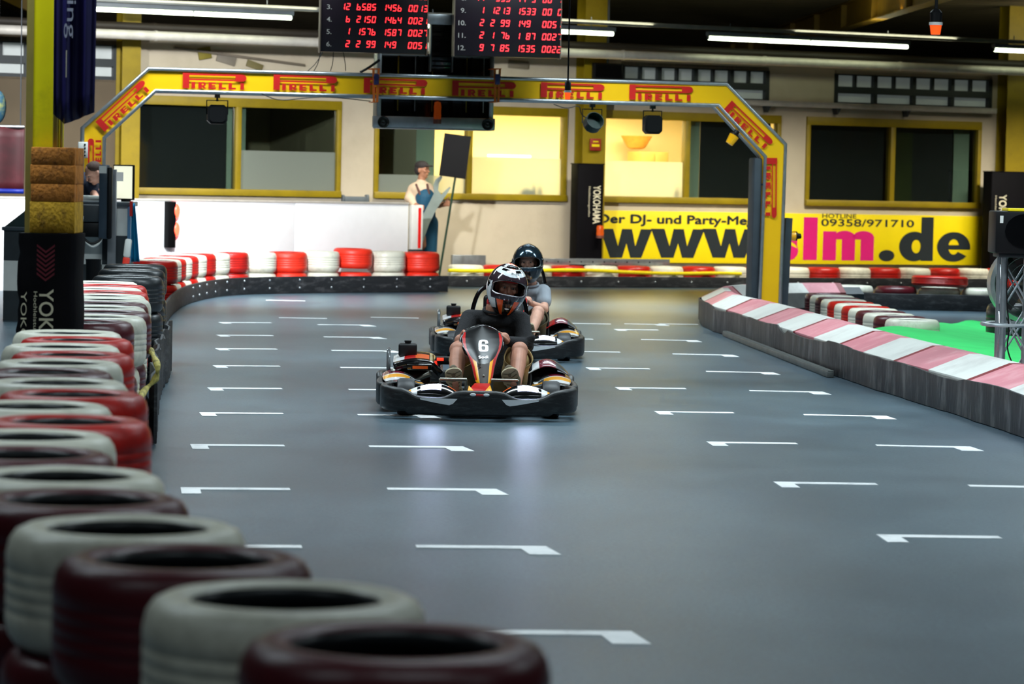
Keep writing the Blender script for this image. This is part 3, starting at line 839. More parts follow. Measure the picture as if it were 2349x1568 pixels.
# ---------------------------------------------------------------- start arch
ARC = Frame(0, 34.29, math.radians(9.6))
AO = ARC.at(1765, 690)[0]
arch = thing('start_arch', 'yellow start arch spanning the track on silver tube frame with red tyre-brand lettering', 'arch', ARC.o, ARC.a)
outer = [(188, 700), (190, 293), (341, 158), (1667, 193), (1802, 331), (1795, 745)]
inner = [(236, 700), (239, 316), (357, 208), (1648, 241), (1756, 359), (1745, 745)]
O = [ARC.at(*p) for p in outer]; I = [ARC.at(*p) for p in inner]
O[0] = (O[1][0], 0.0); I[0] = (I[1][0], 0.0)
O[5] = (O[4][0] - .02, 0.0); I[5] = (I[4][0] - .03, 0.0)
mb = MB(); D = .30
for a in range(5):
    q = [O[a], O[a + 1], I[a + 1], I[a]]
    mb.prism(q, 0.0, .012)
    mb.prism(q, D - .012, D)
mb.build('banner', M_banner, arch, recalc=True)
def pipe_run(P, y): 
    mb = MB(); mb.tube([(x, y, z) for x, z in P], .022, 12); return mb.build('frame_tube', M_steel, arch)
for y in (0.0, D): pipe_run(O, y); pipe_run(I, y)
mb = MB()
for P in (O, I):
    for a, b in zip(P, P[1:]):
        L_ = math.dist(a, b); k = max(1, int(L_ / .5))
        for j in range(k):
            t = (j + .5) / k; x = a[0] + (b[0] - a[0]) * t; z = a[1] + (b[1] - a[1]) * t
            mb.cyl((x, .01, z), (x, D - .01, z), .012, n=8)
mb.build('rung_set', M_steel, arch)
# dark foam pads beside the right post, grey side of the posts
M_pad = mat('blue_grey_pad', (52, 62, 70), 0.6, var=.12, scale=5)
zpt = ARC.at(1745, 362)[1]
mb = MB(); mb.box(I[4][0] - .125, I[4][0] - .028, .02, D, .01, zpt, .02)
tag(mb.build('post_pad', M_pad, arch), 'tall blue-grey foam pad')
zp2 = ARC.at(1800, 500)[1]
mb = MB(); mb.prism([(O[5][0] + .01, .01), (O[5][0] + .10, .01), (O[4][0] + .12, zp2), (O[4][0] + .04, zp2)], .04, D)
tag(mb.build('post_pad', M_pad, arch), 'short dark foam pad leaning outwards')
def brand(mb, M, w, h, y=-.004):
    """long-bowl P over five more capitals, in a w x h box"""
    sx, sz = w / 4.0, h
    R = lambda x0, x1, z0, z1: rect(mb, x0 * sx, x1 * sx, z0 * sz, z1 * sz, y, M)
    R(0, .40, 0, 1.0)
    R(.40, 3.30, .86, .98); R(.40, 3.30, .53, .64)
    cx, rz = 3.72, .225
    pts = [(3.30, .53), (cx, .53)] + [(cx + .28 * math.cos(a), .755 + rz * math.sin(a)) for a in [math.radians(t) for t in range(-75, 90, 15)]] + [(cx, .98), (3.30, .98)]
    poly(mb, [(a * sx, b * sz) for a, b in pts], y, M)
    def Lt(x, kind):
        wd_ = .46; s = .17
        if kind == 'I': R(x, x + s + .06, 0, .42)
        if kind == 'L': R(x, x + s + .04, 0, .42); R(x + s + .04, x + wd_, 0, .11)
        if kind == 'E':
            R(x, x + s + .04, 0, .42); R(x + s + .04, x + wd_, 0, .10); R(x + s + .04, x + wd_, .32, .42); R(x + s + .04, x + wd_ - .05, .165, .255)
        if kind == 'R':
            R(x, x + s + .04, 0, .42); R(x + s + .04, x + wd_ - .06, .33, .42); R(x + s + .04, x + wd_ - .06, .15, .23)
            R(x + wd_ - .13, x + wd_, .19, .37)
            poly(mb, [((x + .20) * sx, .16 * sz), ((x + .33) * sx, 0), ((x + wd_ + .03) * sx, 0), ((x + .36) * sx, .16 * sz)], y, M)
    for x, k in ((.55, 'I'), (.98, 'R'), (1.62, 'E'), (2.26, 'L'), (2.88, 'L'), (3.62, 'I')): Lt(x, k)
def logo_between(pa, pb, h, side=0.0):
    """lower left and lower right corners in pixels"""
    a = ARC.at(*pa, .012); b = ARC.at(*pb, .012)
    w = math.dist(a, b); ang = math.atan2(b[1] - a[1], b[0] - a[0])
    mb = MB(); brand(mb, TM(a[0], -.012, a[1], ang), w, h)
    mb.build('brand_lettering', M_red, arch, recalc=False)
for x, y in ((419, 202), (627, 206), (834, 213), (1037, 219), (1240, 223), (1443, 228)):
    logo_between((x, y), (x + 146, y + 4), .172)
logo_between((240, 302), (347, 204), .15); logo_between((1659, 252), (1756, 345), .15)
logo_between((1757, 362), (1756, 500), .135)
logo_between((232, 408), (232, 318), .15)
# orange straps and dark clamps round the beam
def strap(px, label, ang=0.0):
    u, z = ARC.at(px, 200, .03); t = thing('ratchet_strap', label, 'strap', ARC.world(u, 0), ARC.a)
    z1 = ARC.at(px, 170)[1] + .06; z0 = ARC.at(px, 233)[1]
    m = mat('orange_webbing', (226, 110, 30), .7)
    mb = MB()
    for dx in (-.03, .03):
        k = dx * .6
        mb.loft([[Vector((dx + s * .013, y, z1)) for s, y in ((-1, -.035), (1, -.035), (1, -.030), (-1, -.030))], [Vector((k + s * .013, y, z0)) for s, y in ((-1, -.035), (1, -.035), (1, -.030), (-1, -.030))]])
    mb.box(-.05, .05, -.035, D + .035, z1, z1 + .006); mb.box(-.035, .035, -.035, D + .035, z0 - .006, z0)
    mb.build('webbing', m, t)
    mb = MB(); mb.box(-.025, .03, -.06, -.036, z1 - .18, z1 - .06, .005); mb.box(-.03, .035, -.066, -.06, z1 - .11, z1 - .09)
    mb.build('buckle', mat('blue_buckle', (66, 70, 120), .4, metal=.5), t)
strap(862, 'orange ratchet strap round the arch beam left of the black louvre box')
strap(1140, 'orange ratchet strap round the arch beam at the right end of the black louvre box')
# ---- silver framed black louvre box behind the beam
LB = Frame(0, 34.29 + .45, ARC.a)
xa, z1 = LB.at(866, 120); xb, _ = LB.at(1134, 130); _, z0 = LB.at(1000, 283)
_, zp = LB.at(1000, 256)
t = thing('gantry_box', 'silver framed box of black louvres hung behind the arch beam below the scoreboards', 'box', LB.world(xa, 0), LB.a)
w = xb - xa
mb = MB(); mb.box(0, .05, -.02, .34, z0, z1, .006); mb.box(w - .05, w, -.02, .34, z0, z1, .006); mb.box(.05, w - .05, .30, .34, z0, z1); mb.box(.05, w - .05, 0, .3, z1 - .03, z1)
mb.build('frame', M_steel, t)
mb = MB(); mb.box(.05, w - .05, .2, .29, z0, z1 - .03)
for i in range(1, 7): mb.box(.05 + (w - .1) * i / 6 - .006, .05 + (w - .1) * i / 6 + .006, 0.0, .2, z0, z1 - .03)
mb.build('louvre_panel', M_blackg, t)
for i in (1, 2, 3, 5, 6):
    x = .05 + (w - .1) * i / 6.3
    mb = MB(); mb.box(x - .005, x + .005, .05, .06, zp, z1 - .03); mb.build('upright', [M_steel, M_yeld][i % 2], t)
mb = MB(); mb.box(-.05, w + .01, -.10, -.02, LB.at(1000, 296)[1], LB.at(1000, 269)[1], .01); mb.box(0, w, -.1, .3, z0 - .07, z0 - .055)
tag(mb.build('bottom_plate', M_steel, t), 'brushed silver bottom plate')
zc = LB.at(1000, 283)[1]
for x in (.05, w - .10):
    mb = MB(); M = Matrix.Translation((x + .02, -.105, zc)) @ Matrix.Rotation(PI / 2, 4, 'X')
    mb.lathe([(.0, .0), (.02, .006), (.032, .002), (.05, .004), (.058, .012), (.066, .012), (.068, .0), (.06, -.01)], 28, M)
    mb.build('round_lamp', mat('lamp_lens', (60, 62, 60), .15, metal=.6), t)
# beacon under the beam
def beacon(px, y0, y1, fr, off, label, lit=0.4, r=.045, cat='beacon'):
    u, za = fr.at(px, y0, off); _, zb = fr.at(px, y1, off)
    t = thing('beacon_lamp', label, cat, fr.world(u, -off, zb), fr.a); h = za - zb
    mb = MB(); mb.lathe([(0, 0), (r, 0), (r * 1.05, h * .12), (r * 1.05, h * .2), (0, h * .2)], 20); mb.build('base', mat('copper_brown', (110, 62, 48), .5), t)
    mb = MB(); mb.lathe([(r * .9, h * .2), (r, h * .35), (r * .9, h * .55), (r * .98, h * .75), (r * .8, h * .95), (0, h)], 20)
    mb.build('lens', mat('amber_lens_%d' % int(lit * 10), (150, 58, 18), .2, emit=(220, 90, 20), estr=lit), t); return t
beacon(1004, 232, 284, LB, .16, 'unlit orange beacon in the middle of the silver bottom plate', .1)
# ---- scoreboards
M_led = mat('led_red', (255, 40, 50), .5, emit=(255, 42, 48), estr=3.2)
M_board = mat('scoreboard_black', (12, 4, 12), .35, var=.2)
SEG = {'0': 'abcdef', '1': 'bc', '2': 'abged', '3': 'abgcd', '4': 'fgbc', '5': 'afgcd', '6': 'afgedc', '7': 'abc', '8': 'abcdefg', '9': 'abcdfg', 'b': 'fgedc', ' ': ''}
def digit(mb, M, ch, x, z, w, h):
    s = .22 * w; sk = .14
    def q(pts): poly(mb, [(x + a + sk * b, z + b) for a, b in pts], -.004, M)
    g = .012 * h
    S_ = {'a': [(s * .3, h), (w - s * .3, h), (w - s, h - s), (s, h - s)], 'd': [(s, s), (w - s, s), (w - s * .3, 0), (s * .3, 0)],
          'g': [(s * .8, h / 2 + s / 2), (w - s * .8, h / 2 + s / 2), (w - s * .8, h / 2 - s / 2), (s * .8, h / 2 - s / 2)],
          'f': [(0, h - s * .3), (s, h - s), (s, h / 2 + s * .6), (0, h / 2 + g)], 'b': [(w - s, h - s), (w, h - s * .3), (w, h / 2 + g), (w - s, h / 2 + s * .6)],
          'e': [(0, h / 2 - g), (s, h / 2 - s * .6), (s, s), (0, s * .3)], 'c': [(w - s, h / 2 - s * .6), (w, h / 2 - g), (w, s * .3), (w - s, s)]}
    for k in SEG[ch]: q(S_[k])
def board(px0, px1, py_bot, rows, label, first_no):
    fr = Frame(0, 34.29 - .55, ARC.a)
    u0, zb = fr.at(px0, py_bot); u1, _ = fr.at(px1, py_bot + 5)
    pxm = (px1 - px0) / (u1 - u0)           # pixels per metre
    t = thing('scoreboard', label, 'scoreboard', fr.world(u0, 0, zb), fr.a)
    w = u1 - u0; ht = 28 * 6.9 / pxm
    mb = MB(); mb.box(0, w, 0, .12, 0, ht, .006); mb.build('panel', M_board, t)
    mb = MB()
    for a in ((-.012, 0), (w, w + .012)): mb.box(a[0], a[1], -.01, .13, -.01, ht + .01)
    mb.box(-.012, w + .012, -.008, .13, ht, ht + .03); mb.build('edge_frame', mat('board_edge', (96, 84, 74), .4, metal=.5), t)
    for x in (.2, w - .2):
        mb = MB(); zc_ = 4.69 - zb; mb.cyl((x, .06, ht + .02), (x, .06, zc_), .012, n=8); mb.build('hanger', M_dgrey, t)
    I4 = Matrix.Identity(4); p = 28 / pxm; dw, dh = 8.6 / pxm, 15 / pxm
    for r, (a, b, c, d) in enumerate(rows):
        z = (6 - r - 1) * p + 12 / pxm
        mb = MB()
        xr = {0: 68, 1: 127, 2: 186, 3: 246}
        for j, s_ in enumerate((a, b, c, d)):
            n_ = len(s_)
            for k, ch in enumerate(s_):
                x = (xr[j] - (n_ - k) * 11.6) / pxm
                digit(mb, I4, ch, x, z, dw, dh)
        mb.build('led_row', M_led, t, recalc=False)
        mb = MB(); s_ = '%d.' % (first_no + r)
        add_text(mb, s_, TM((18 - 5 * (len(s_) - 1)) / pxm, -.003, z, 0), (6 + 5.5 * (len(s_) - 1)) / pxm, 11 / pxm, .01)
        mb.build('row_number', mat('number_grey', (120, 116, 112), .6), t, recalc=False)
board(735, 978, 118, [('7', '4312', '1442', '0008'), ('11', '9533', '1458', '0000'), ('12', 'b585', '145b', '0013'), ('b', '2150', '14b4', '0021'), ('1', '157b', '1587', '0027'), ('2', '2 99', '149 ', '0051')], 'left black scoreboard with red digits above the arch', 1)
board(1042, 1284, 127, [('4', '1280', '1441', '0016'), ('11', ' 953', '14 3', '00 7'), ('1', '1213', '1533', '00 0'), ('2', '2 99', '149 ', '0051'), ('2', '1 7b', '1 87', '0027'), ('9', '7 85', '1535', '0022')], 'right black scoreboard with red digits above the arch', 7)
fr = Frame(0, 34.1, ARC.a); ua, za = fr.at(975, 55); ub, zb = fr.at(1045, 34)
mb = MB(); mb.box(0, ub - ua, 0, .05, 0, zb - za, .006)
o = mb.build('crossbar', M_steel, loc=fr.world(ua, 0, za), rotz=ARC.a); tag(o, 'silver bracket plate joining the two scoreboards', 'bracket')
# tall black louvre column between the boards
xa, z0 = LB.at(985, 165); xb, z1 = LB.at(1034, 55)
mb = MB(); mb.box(0, xb - xa, -.13, -.02, z0, z1, .004)
for k in range(10): mb.box(.01, xb - xa - .01, -.142, -.13, z0 + (z1 - z0) * k / 10, z0 + (z1 - z0) * k / 10 + .02)
o = mb.build('louvre_column', M_blackg, loc=LB.world(xa, 0), rotz=ARC.a); tag(o, 'black louvred column between the two scoreboards', 'column')
mb = MB()
for x in (-.015, xb - xa + .002): mb.box(x, x + .012, -.15, -.02, z0, z1)
mb.build('edge_strip', M_steel, o)
# ---- lamps hung under the beam
def hang_lamp(px, ytop, ybot, wpx, kind, label):
    u, z1 = ARC.at(px, ytop); _, z0 = ARC.at(px, ybot); s = 204.0
    zb_ = ARC.at(px, 208 + (px - 357) * .0256)[1] - .02
    t = thing('stage_lamp', label, 'stage lamp', ARC.world(u, .1, z0), ARC.a, 'lamps under the arch beam')
    h = z1 - z0; r = wpx / s / 2; top = zb_ - z0
    m = {'g': mat('dark_green_lamp', (14, 42, 36), .4), 'b': M_black}[kind[0]]
    mb = MB()
    if kind == 'gr':
        M = Matrix.Translation((0, 0, h * .45)) @ Matrix.Rotation(math.radians(62), 4, 'X') @ Matrix.Rotation(.2, 4, 'Y')
        mb.lathe([(0, -r * .9), (r * .55, -r * .85), (r * .75, -r * .5), (r, -r * .2), (r, r * .9), (r * .92, r * .9), (r * .9, 0), (0, 0)], 24, M)
    else:
        c = r * .35
        P = [(-r + c, 0), (r - c, 0), (r, c), (r, h - c), (r - c, h), (-r + c, h), (-r, h - c), (-r, c)]
        mb.prism(P, -.06, .10); mb.prism([(a * .8, h / 2 + (b - h / 2) * .8) for a, b in P], -.07, -.06)
    mb.build('lamp_body', m, t)
    mb = MB(); ry = r * 1.05
    mb.tube([(-ry, 0.02, h * .5), (-ry, .02, h + .05), (ry, .02, h + .05), (ry, .02, h * .5)], .008, 8)
    mb.cyl((0, .02, h + .04), (0, .02, top + .0), .012, n=8); mb.box(-.03, .03, -.01, .05, top - .04, top + .0)
    mb.build('yoke', M_dgrey, t)
hang_lamp(500, 240, 284, 46, 'b', 'black square stage lamp hung under the arch in front of the first window')
hang_lamp(1363, 260, 304, 44, 'gr', 'dark green round stage lamp hung in front of the yellow column')
hang_lamp(1502, 264, 307, 42, 'b', 'black eight-cornered stage lamp in front of the lit right window')
def amber(px, py, ang, label, fr=ARC, off=.05):
    u, z = fr.at(px, py, off)
    t = thing('amber_lamp', label, 'warning lamp', fr.world(u, -off, z), fr.a)
    M = Matrix.Rotation(ang, 4, 'Y')
    mb = MB(); mb.lathe([(0, -.075), (.045, -.07), (.055, 0), (.06, .04), (.05, .045)], 20, M)
    mb.build('lens', mat('amber_glass', (214, 158, 20), .12, coat=.8, emit=(220, 160, 20), estr=.25), t)
    mb = MB(); mb.lathe([(0, .11), (.03, .11), (.035, .07), (.055, .06), (.055, .044), (0, .044)], 20, M)
    mb.build('base', M_black, t)
amber(1680, 318, math.radians(-28 + 60), 'yellow warning lamp on the slanting inner edge of the arch')
amber(1816, 541, math.radians(90), 'yellow warning lamp beside the right arch post in front of the sign', ARC, -.1)
# junction box on left post
u, z = ARC.at(190, 344)
mb = MB(); mb.box(-.055, .055, -.06, 0, -.09, .09, .008)
o = mb.build('socket_box', M_whitep, loc=ARC.world(u - .0, -.03, z), rotz=ARC.a); tag(o, 'white socket box with four round holes on the left arch post', 'socket box')
mb = MB()
for k in range(4): mb.cyl((.02, -.064, -.06 + k * .04), (.02, -.058, -.06 + k * .04), .011, n=12)
mb.build('hole_row', M_black, o)
# cables strung on the arch
def cable(pts, r, label, m=M_black, smooth=2):
    P = smooth_path([Vector(p) for p in pts], smooth); mb = MB(); mb.tube(P, r, 6)
    return tag(mb.build('cable', m), label, 'cable')
def AP(px, py, off=.0):
    u, z = ARC.at(px, py, off); return ARC.world(u, -off, z)
cable([AP(1270, 239, .03), AP(1300, 250, .03), AP(1330, 240, .03), AP(1332, 262, .03), AP(1347, 272, .03), AP(1350, 265, .03)], .006, 'black cable looping under the arch left of the green stage lamp')
cable([AP(600, 215, .03), AP(640, 232, .03), AP(700, 224, .03), AP(760, 222, .03), AP(850, 232, .03)], .006, 'thin dark cable along the underside of the arch left of the louvre box')
for x0, x1 in ((741, 706), (736, 720), (765, 758), (787, 793)):
    cable([AP(x0, 118, -.2), AP((x0 + x1) / 2 + 2, 145, -.2), AP(x1, 163, -.2)], .005, 'thin wire from the left scoreboard down to the arch', smooth=1)['group'] = 'thin wires under the left scoreboard'
mbx = cable([AP(826, 166, -.2), AP(845, 156, -.2), AP(870, 138, -.3)], .016, 'thick black cable running up to the louvre box')
# pendant lamps
def pendant(px, ysock, ybot, Y, label, big=1.0):
    p = A(px, ybot, Y); q = A(px, ysock, Y); h = q.z - p.z
    t = thing('pendant_lamp', label, 'pendant lamp', (p.x, p.y, p.z))
    mb = MB(); mb.cyl((0, 0, h), (0.0, 0, 4.69 - p.z), .007 * big, n=8); mb.build('cord', M_black, t)
    r = .028 * big
    mb = MB(); mb.lathe([(0, h), (r * .5, h * .98), (r, h * .85), (r * .95, h * .45), (0, h * .45)], 16); mb.build('socket', M_black, t)
    mb = MB(); mb.lathe([(0, h * .36), (r * 1.1, h * .36), (r * 1.1, h * .47), (0, h * .47)], 16); mb.build('collar', M_whitep, t)
    mb = MB(); mb.lathe([(0, 0), (r * .75, 0), (r * .95, h * .36), (0, h * .36)], 16)
    mb.build('bulb', mat('orange_bulb', (250, 90, 30), .3, emit=(250, 84, 26), estr=1.0), t)
pendant(1302, 184, 228, 26.0, 'small orange bulb on a long black cord in front of the arch beam', 1.0)
pendant(2146, 20, 79, 17.0, 'orange bulb under a clear collar hanging at the upper right', 1.25)
# ---------------------------------------------------------------- yellow sign on the back wall
su0, sz0 = WALL.at(1385, 596, .06); su1, _ = WALL.at(2266, 600, .06)
sz0 = WALL.at(1700, 604, .06)[1]; sz1 = WALL.at(1700, 487, .06)[1]
sign = thing('wall_sign', 'long yellow advertising sign with big black and magenta lettering under the right windows', 'sign', WALL.world(su0, -.06, sz0), WALL.a)
mb = MB(); mb.box(-.28, su1 - su0, 0, .05, 0, sz1 - sz0, .006); mb.build('sign_board', M_signy, sign)
M_ink = mat('sign_ink', (30, 38, 42), .5, var=.05); M_mag = mat('sign_magenta', (214, 22, 116), .5, var=.04)
def SB(px, py): 
    u, z = WALL.at(px, py, .065); return u - su0, z - sz0
def sbox(p0, y0, p1, y1):
    pm = (p0 + p1) / 2
    u0, _ = SB(p0, 550); u1, _ = SB(p1, 550); k = 603 + (pm - 1700) * .0125 - (603 - 0)  # follow the tilt of the sign
    _, zt = SB(pm, y0); _, zb = SB(pm, y1); return u0, u1, zb, zt
YS = -.003
def wglyph(b):
    u0, u1, z0, z1 = b; w = u1 - u0; h = z1 - z0
    P = [(0, 1), (.235, 1), (.345, .38), (.40, 1 - .0), (.62, 1), (.675, .38), (.785, 1), (1, 1), (.845, 0), (.605, 0), (.51, .55), (.415, 0), (.155, 0)]
    P = [(0, 1), (.25, 1), (.35, .40), (.42, 1), (.61, 1), (.68, .40), (.78, 1), (1.0, 1), (.80, 0), (.59, 0), (.51, .50), (.43, 0), (.20, 0)]
    mb = MB(); mb.prism([(u0 + a * w, z0 + c * h) for a, c in P], YS, 0); mb.build('letter', M_ink, sign)
for a, b in ((1376, 1496), (1493, 1616), (1611, 1734)): wglyph(sbox(a, 525, b, 591))
def ringpoly(mb, cx, cz, rx, rz, ix, iz, a0=0, a1=360, n=40, ox=0):
    YS = -.0045
    for k in range(n):
        t0 = math.radians(a0 + (a1 - a0) * k / n); t1 = math.radians(a0 + (a1 - a0) * (k + 1) / n)
        P = [(cx + rx * math.cos(t0), cz + rz * math.sin(t0)), (cx + rx * math.cos(t1), cz + rz * math.sin(t1)), (cx + ox + ix * math.cos(t1), cz + iz * math.sin(t1)), (cx + ox + ix * math.cos(t0), cz + iz * math.sin(t0))]
        poly(mb, P, YS)
mb = MB(); b = sbox(1771, 529, 1832, 599); add_text(mb, 's', TM(b[0], YS, b[2]), b[1] - b[0], b[3] - b[2], .09); mb.build('letter', M_mag, sign, recalc=False)
mb = MB(); b = sbox(1843, 498, 1875, 596); rect(mb, b[0], b[1], b[2], b[3], YS); mb.build('letter', M_mag, sign, recalc=False)
mb = MB(); b = sbox(1888, 530, 2005, 597); w = b[1] - b[0]; h = b[3] - b[2]; x = b[0]; z = b[2]
for k in (0, .37, .74): rect(mb, x + k * w, x + (k + .26) * w, z, z + h * (.99 if k == 0 else .80), YS)
for k in (0, .37):
    rect(mb, x + (k + .26) * w, x + (k + .37) * w, z + h * .72, z + h * .9, YS)
    ringpoly(mb, x + (k + .42) * w, z + h * .78, .21 * w, h * .235, .0, .0, 0, 180, 16)
mb.build('letter', M_mag, sign, recalc=False)
mb = MB(); b = sbox(2017, 573, 2053, 599); ringpoly(mb, (b[0] + b[1]) / 2, (b[2] + b[3]) / 2, (b[1] - b[0]) / 2, (b[3] - b[2]) / 2, 0, 0, n=24); mb.build('full_stop', M_ink, sign, recalc=False)
mb = MB(); b = sbox(2063, 531, 2141, 599); s_ = sbox(2113, 498, 2141, 598); w = b[1] - b[0]; h = b[3] - b[2]
ringpoly(mb, b[0] + w * .44, b[2] + h / 2, w * .44, h / 2, w * .13, h * .23, ox=.06 * w); rect(mb, s_[0], s_[1], s_[2], s_[3], YS); mb.build('letter', M_ink, sign, recalc=False)
mb = MB(); b = sbox(2150, 532, 2226, 600); w = b[1] - b[0]; h = b[3] - b[2]; cx = b[0] + w / 2; cz = b[2] + h / 2
ringpoly(mb, cx, cz, w / 2, h / 2, w * .16, h * .26, 0, 322)
rect(mb, cx - w * .18, cx + w * .5, cz - h * .09, cz + h * .06, YS); mb.build('letter', M_ink, sign, recalc=False)
for txt, p0, y0, p1, y1, of in (('Der DJ- und Party-Mega', 1372, 494, 1744, 519, .0), ('HOTLINE', 1885, 490, 1963, 500.5, .012), ('09358/971710', 1883, 503, 2096, 520, .015)):
    mb = MB(); b = sbox(p0, y0, p1, y1)
    for k in range(5 if of == 0 else 1): add_text(mb, txt, TM(b[0] + .009 * (k % 3 - 1) * (of == 0), YS - .0006 * k, b[2] + .007 * (k // 2 - 1) * (of == 0)), b[1] - b[0], b[3] - b[2], of)
    mb.build('lettering', M_ink, sign, recalc=False)
# ---- black wrapped sleeves on two wall columns
M_wrap = mat('black_wrap', (4, 3, 7), .7, var=.3, spec=.12, bump=.2, bscale=12)
M_txt = mat('cream_print', (214, 206, 178), .6)
def sleeve(px0, px1, pyt, off, label, big, tx, ty0, ty1, th):
    u0, zt = WALL.at(px0, pyt, off); u1, _ = WALL.at(px1, pyt, off); w = u1 - u0
    t = thing('column_sleeve', label, 'padding', WALL.world(u0, -off), WALL.a)
    mb = MB(); mb.box(0, w, 0, off - .35, 0, zt, .03); mb.box(-.0, w, 0.0, off - .35, zt - .02, zt); mb.build('sleeve', M_wrap, t)
    x, _ = WALL.at(tx, ty0, off); _, za = WALL.at(tx, ty0, off); _, zb = WALL.at(tx, ty1, off)
    mb = MB(); add_text(mb, 'YOKOHAMA', TM(x - u0, -.004, za, -PI / 2), za - zb, th, .02); mb.build('lettering', M_txt, t, recalc=False)
    mb = MB(); add_text(mb, 'Hochleistungsreifen', TM(x - u0 - .09, -.004, za - .02, -PI / 2), (za - zb) * .78, .045); mb.build('lettering', M_txt, t, recalc=False)
    return t
sleeve(1327, 1387, 374, .62, 'tall black padded sleeve with vertical tyre-brand lettering at the left end of the sign', True, 1361, 425, 513, .13)
sleeve(2276, 2372, 392, .62, 'tall black padded sleeve behind the truss tower at the right edge', True, 2292, 446, 560, .15)
beacon(1377, 516, 546, WALL, .72, 'glowing orange beacon at the lower corner of the black sleeve left of the sign', .5, .06)
u, z = WALL.at(1352, 345, .34); u1, z1 = WALL.at(1378, 318, .34)
mb = MB(); mb.box(0, u1 - u, 0, .02, 0, z1 - z, .004); o = mb.build('red_notice', mat('notice_red', (150, 44, 24), .5), loc=WALL.world(u, -.36, z), rotz=WALL.a)
tag(o, 'small red notice on the yellow column beside the lit right window', 'notice')
mb = MB(); rect(mb, .03, u1 - u - .03, .06, .10, -.003); rect(mb, .05, u1 - u - .05, .13, .15, -.003); mb.build('print', M_signy, o, recalc=False)
u, z = WALL.at(1362, 180, .5); u1, z1 = WALL.at(1430, 146, .5)
t = thing('hanging_screen', 'dark screen hung from the pipe at the left end of the right high windows', 'screen', WALL.world(u, -.5, z), WALL.a)
mb = MB(); mb.box(0, u1 - u, 0, .08, 0, z1 - z, .01); mb.build('case', M_black, t)
mb = MB(); mb.box(.03, u1 - u - .03, -.004, 0, .03, z1 - z - .02); mb.build('screen', M_blackg, t)
mb = MB(); mb.cyl(((u1 - u) / 2, .04, z1 - z), ((u1 - u) / 2, .04, 4.69 - z), .02, n=8); mb.build('hanger', M_dgrey, t)
# things standing inside the lit windows
def bottle(px, pb, pt, r, m, label):
    u, z = WALL.at(px, pb, -.10); _, z1 = WALL.at(px, pt, -.10); h = z1 - z
    z = ZB + .069; mb = MB(); mb.lathe([(0, 0), (r, 0), (r, h * .55), (r * .4, h * .72), (r * .35, h), (0, h)], 14)
    tag(mb.build('bottle', m, loc=WALL.world(u, .10, z)), label, 'bottle', 'bottles on the office window sill')
mg = mat('green_bottle', (60, 84, 44), .2)
bottle(1223, 455, 430, .032, mg, 'green glass bottle on the sill, left of the pair in the lit window')
bottle(1237, 455, 430, .032, mg, 'green glass bottle on the sill, right of the pair in the lit window')
bottle(1547, 462, 434, .04, mat('grey_bottle', (150, 140, 120), .3), 'grey canister on the sill at the right of the lit window')
mb = MB(); mb.box(-.09, .09, -.04, .04, 0, .09, .01); mb.cyl((.0, 0, .09), (.0, 0, .11), .03)
u, _ = WALL.at(1206, 450, -.1); tag(mb.build('carton', M_whitep, loc=WALL.world(u, .11, ZB + .069), rotz=WALL.a), 'small pale carton beside the green bottles on the window sill', 'carton')
# wall lamp and cupboard in the right office
p = WALL.world(WALL.at(1479, 330, -2.6)[0], 2.9, 0); zl = WALL.at(1479, 342, -2.9)[1]
mb = MB(); mb.lathe([(.10, 0), (.15, .02), (.27, .22), (.26, .22), (.14, .04), (0, .03)], 24)
tag(mb.build('basket_lamp', mat('wicker', (190, 140, 60), .7, var=.2, scale=30), loc=(p.x, p.y, zl)), 'wicker basket-shaped lamp shade seen through the right lit window', 'lamp shade')
p = WALL.world(WALL.at(1474, 360, -2.4)[0], 2.5, 0); zl = WALL.at(1500, 348, -2.4)[1]
mb = MB(); mb.box(0, .55, 0, .45, .96, zl, .01); mb.box(.02, .27, -.02, 0, .98, zl - .02, .004); mb.box(.28, .53, -.02, 0, .98, zl - .02, .004)
tag(mb.build('cupboard', mat('tan_wood', (190, 150, 84), .6), loc=(p.x, p.y, 0), rotz=WALL.a), 'tan cupboard seen through the right lit window under the basket lamp', 'cupboard')
p = A(1172, 358, 49.4); mb = MB(); mb.cyl((-.42, 0, 0), (.36, 0, 0), .02, n=10)
tag(mb.build('office_tube', M_tube, loc=p, rotz=WALL.a), 'small lit tube lamp inside the left lit window', 'ceiling light')
# faded notices along the upper wall
for i, (px, py, w, h, a, c, l) in enumerate([(470, 122, .20, .17, .2, (120, 108, 30), 'dull yellow notice tilted on the wall above the first window'), (520, 135, .30, .14, -.25, (120, 112, 100), 'grey slanted panel on the wall above the first window, right of the yellow notice'), (585, 150, .26, .10, -.3, (110, 100, 60), 'narrow slanted panel on the wall above the arch, left of the left scoreboard'), (1190, 148, .34, .12, -.05, (120, 110, 92), 'pale box on the wall under the right scoreboard')]):
    u, z = WALL.at(px, py, .05); mb = MB(); mb.box(-w / 2, w / 2, 0, .03, -h / 2, h / 2, .004, M=Matrix.Rotation(-a, 4, 'Y'))
    tag(mb.build('wall_panel', mat('panel_%d' % i, c, .7), loc=WALL.world(u, -.05, z), rotz=WALL.a), l, 'panel')
# white gable conveyor shape on the upper left wall
u, z = WALL.at(400, 112, .08); u1, z1 = WALL.at(700, 152, .08); L_ = math.dist((u, z), (u1, z1)); an = math.atan2(z1 - z, u1 - u)
mb = MB(); mb.box(0, L_, 0, .05, 0, .035, .004, M=Matrix.Rotation(-an, 4, 'Y')); tag(mb.build('conduit', mat('dim_conduit', (110, 100, 86), .6), loc=WALL.world(u, -.08, z), rotz=WALL.a), 'slanting conduit on the wall above the arch left of the scoreboards', 'conduit')
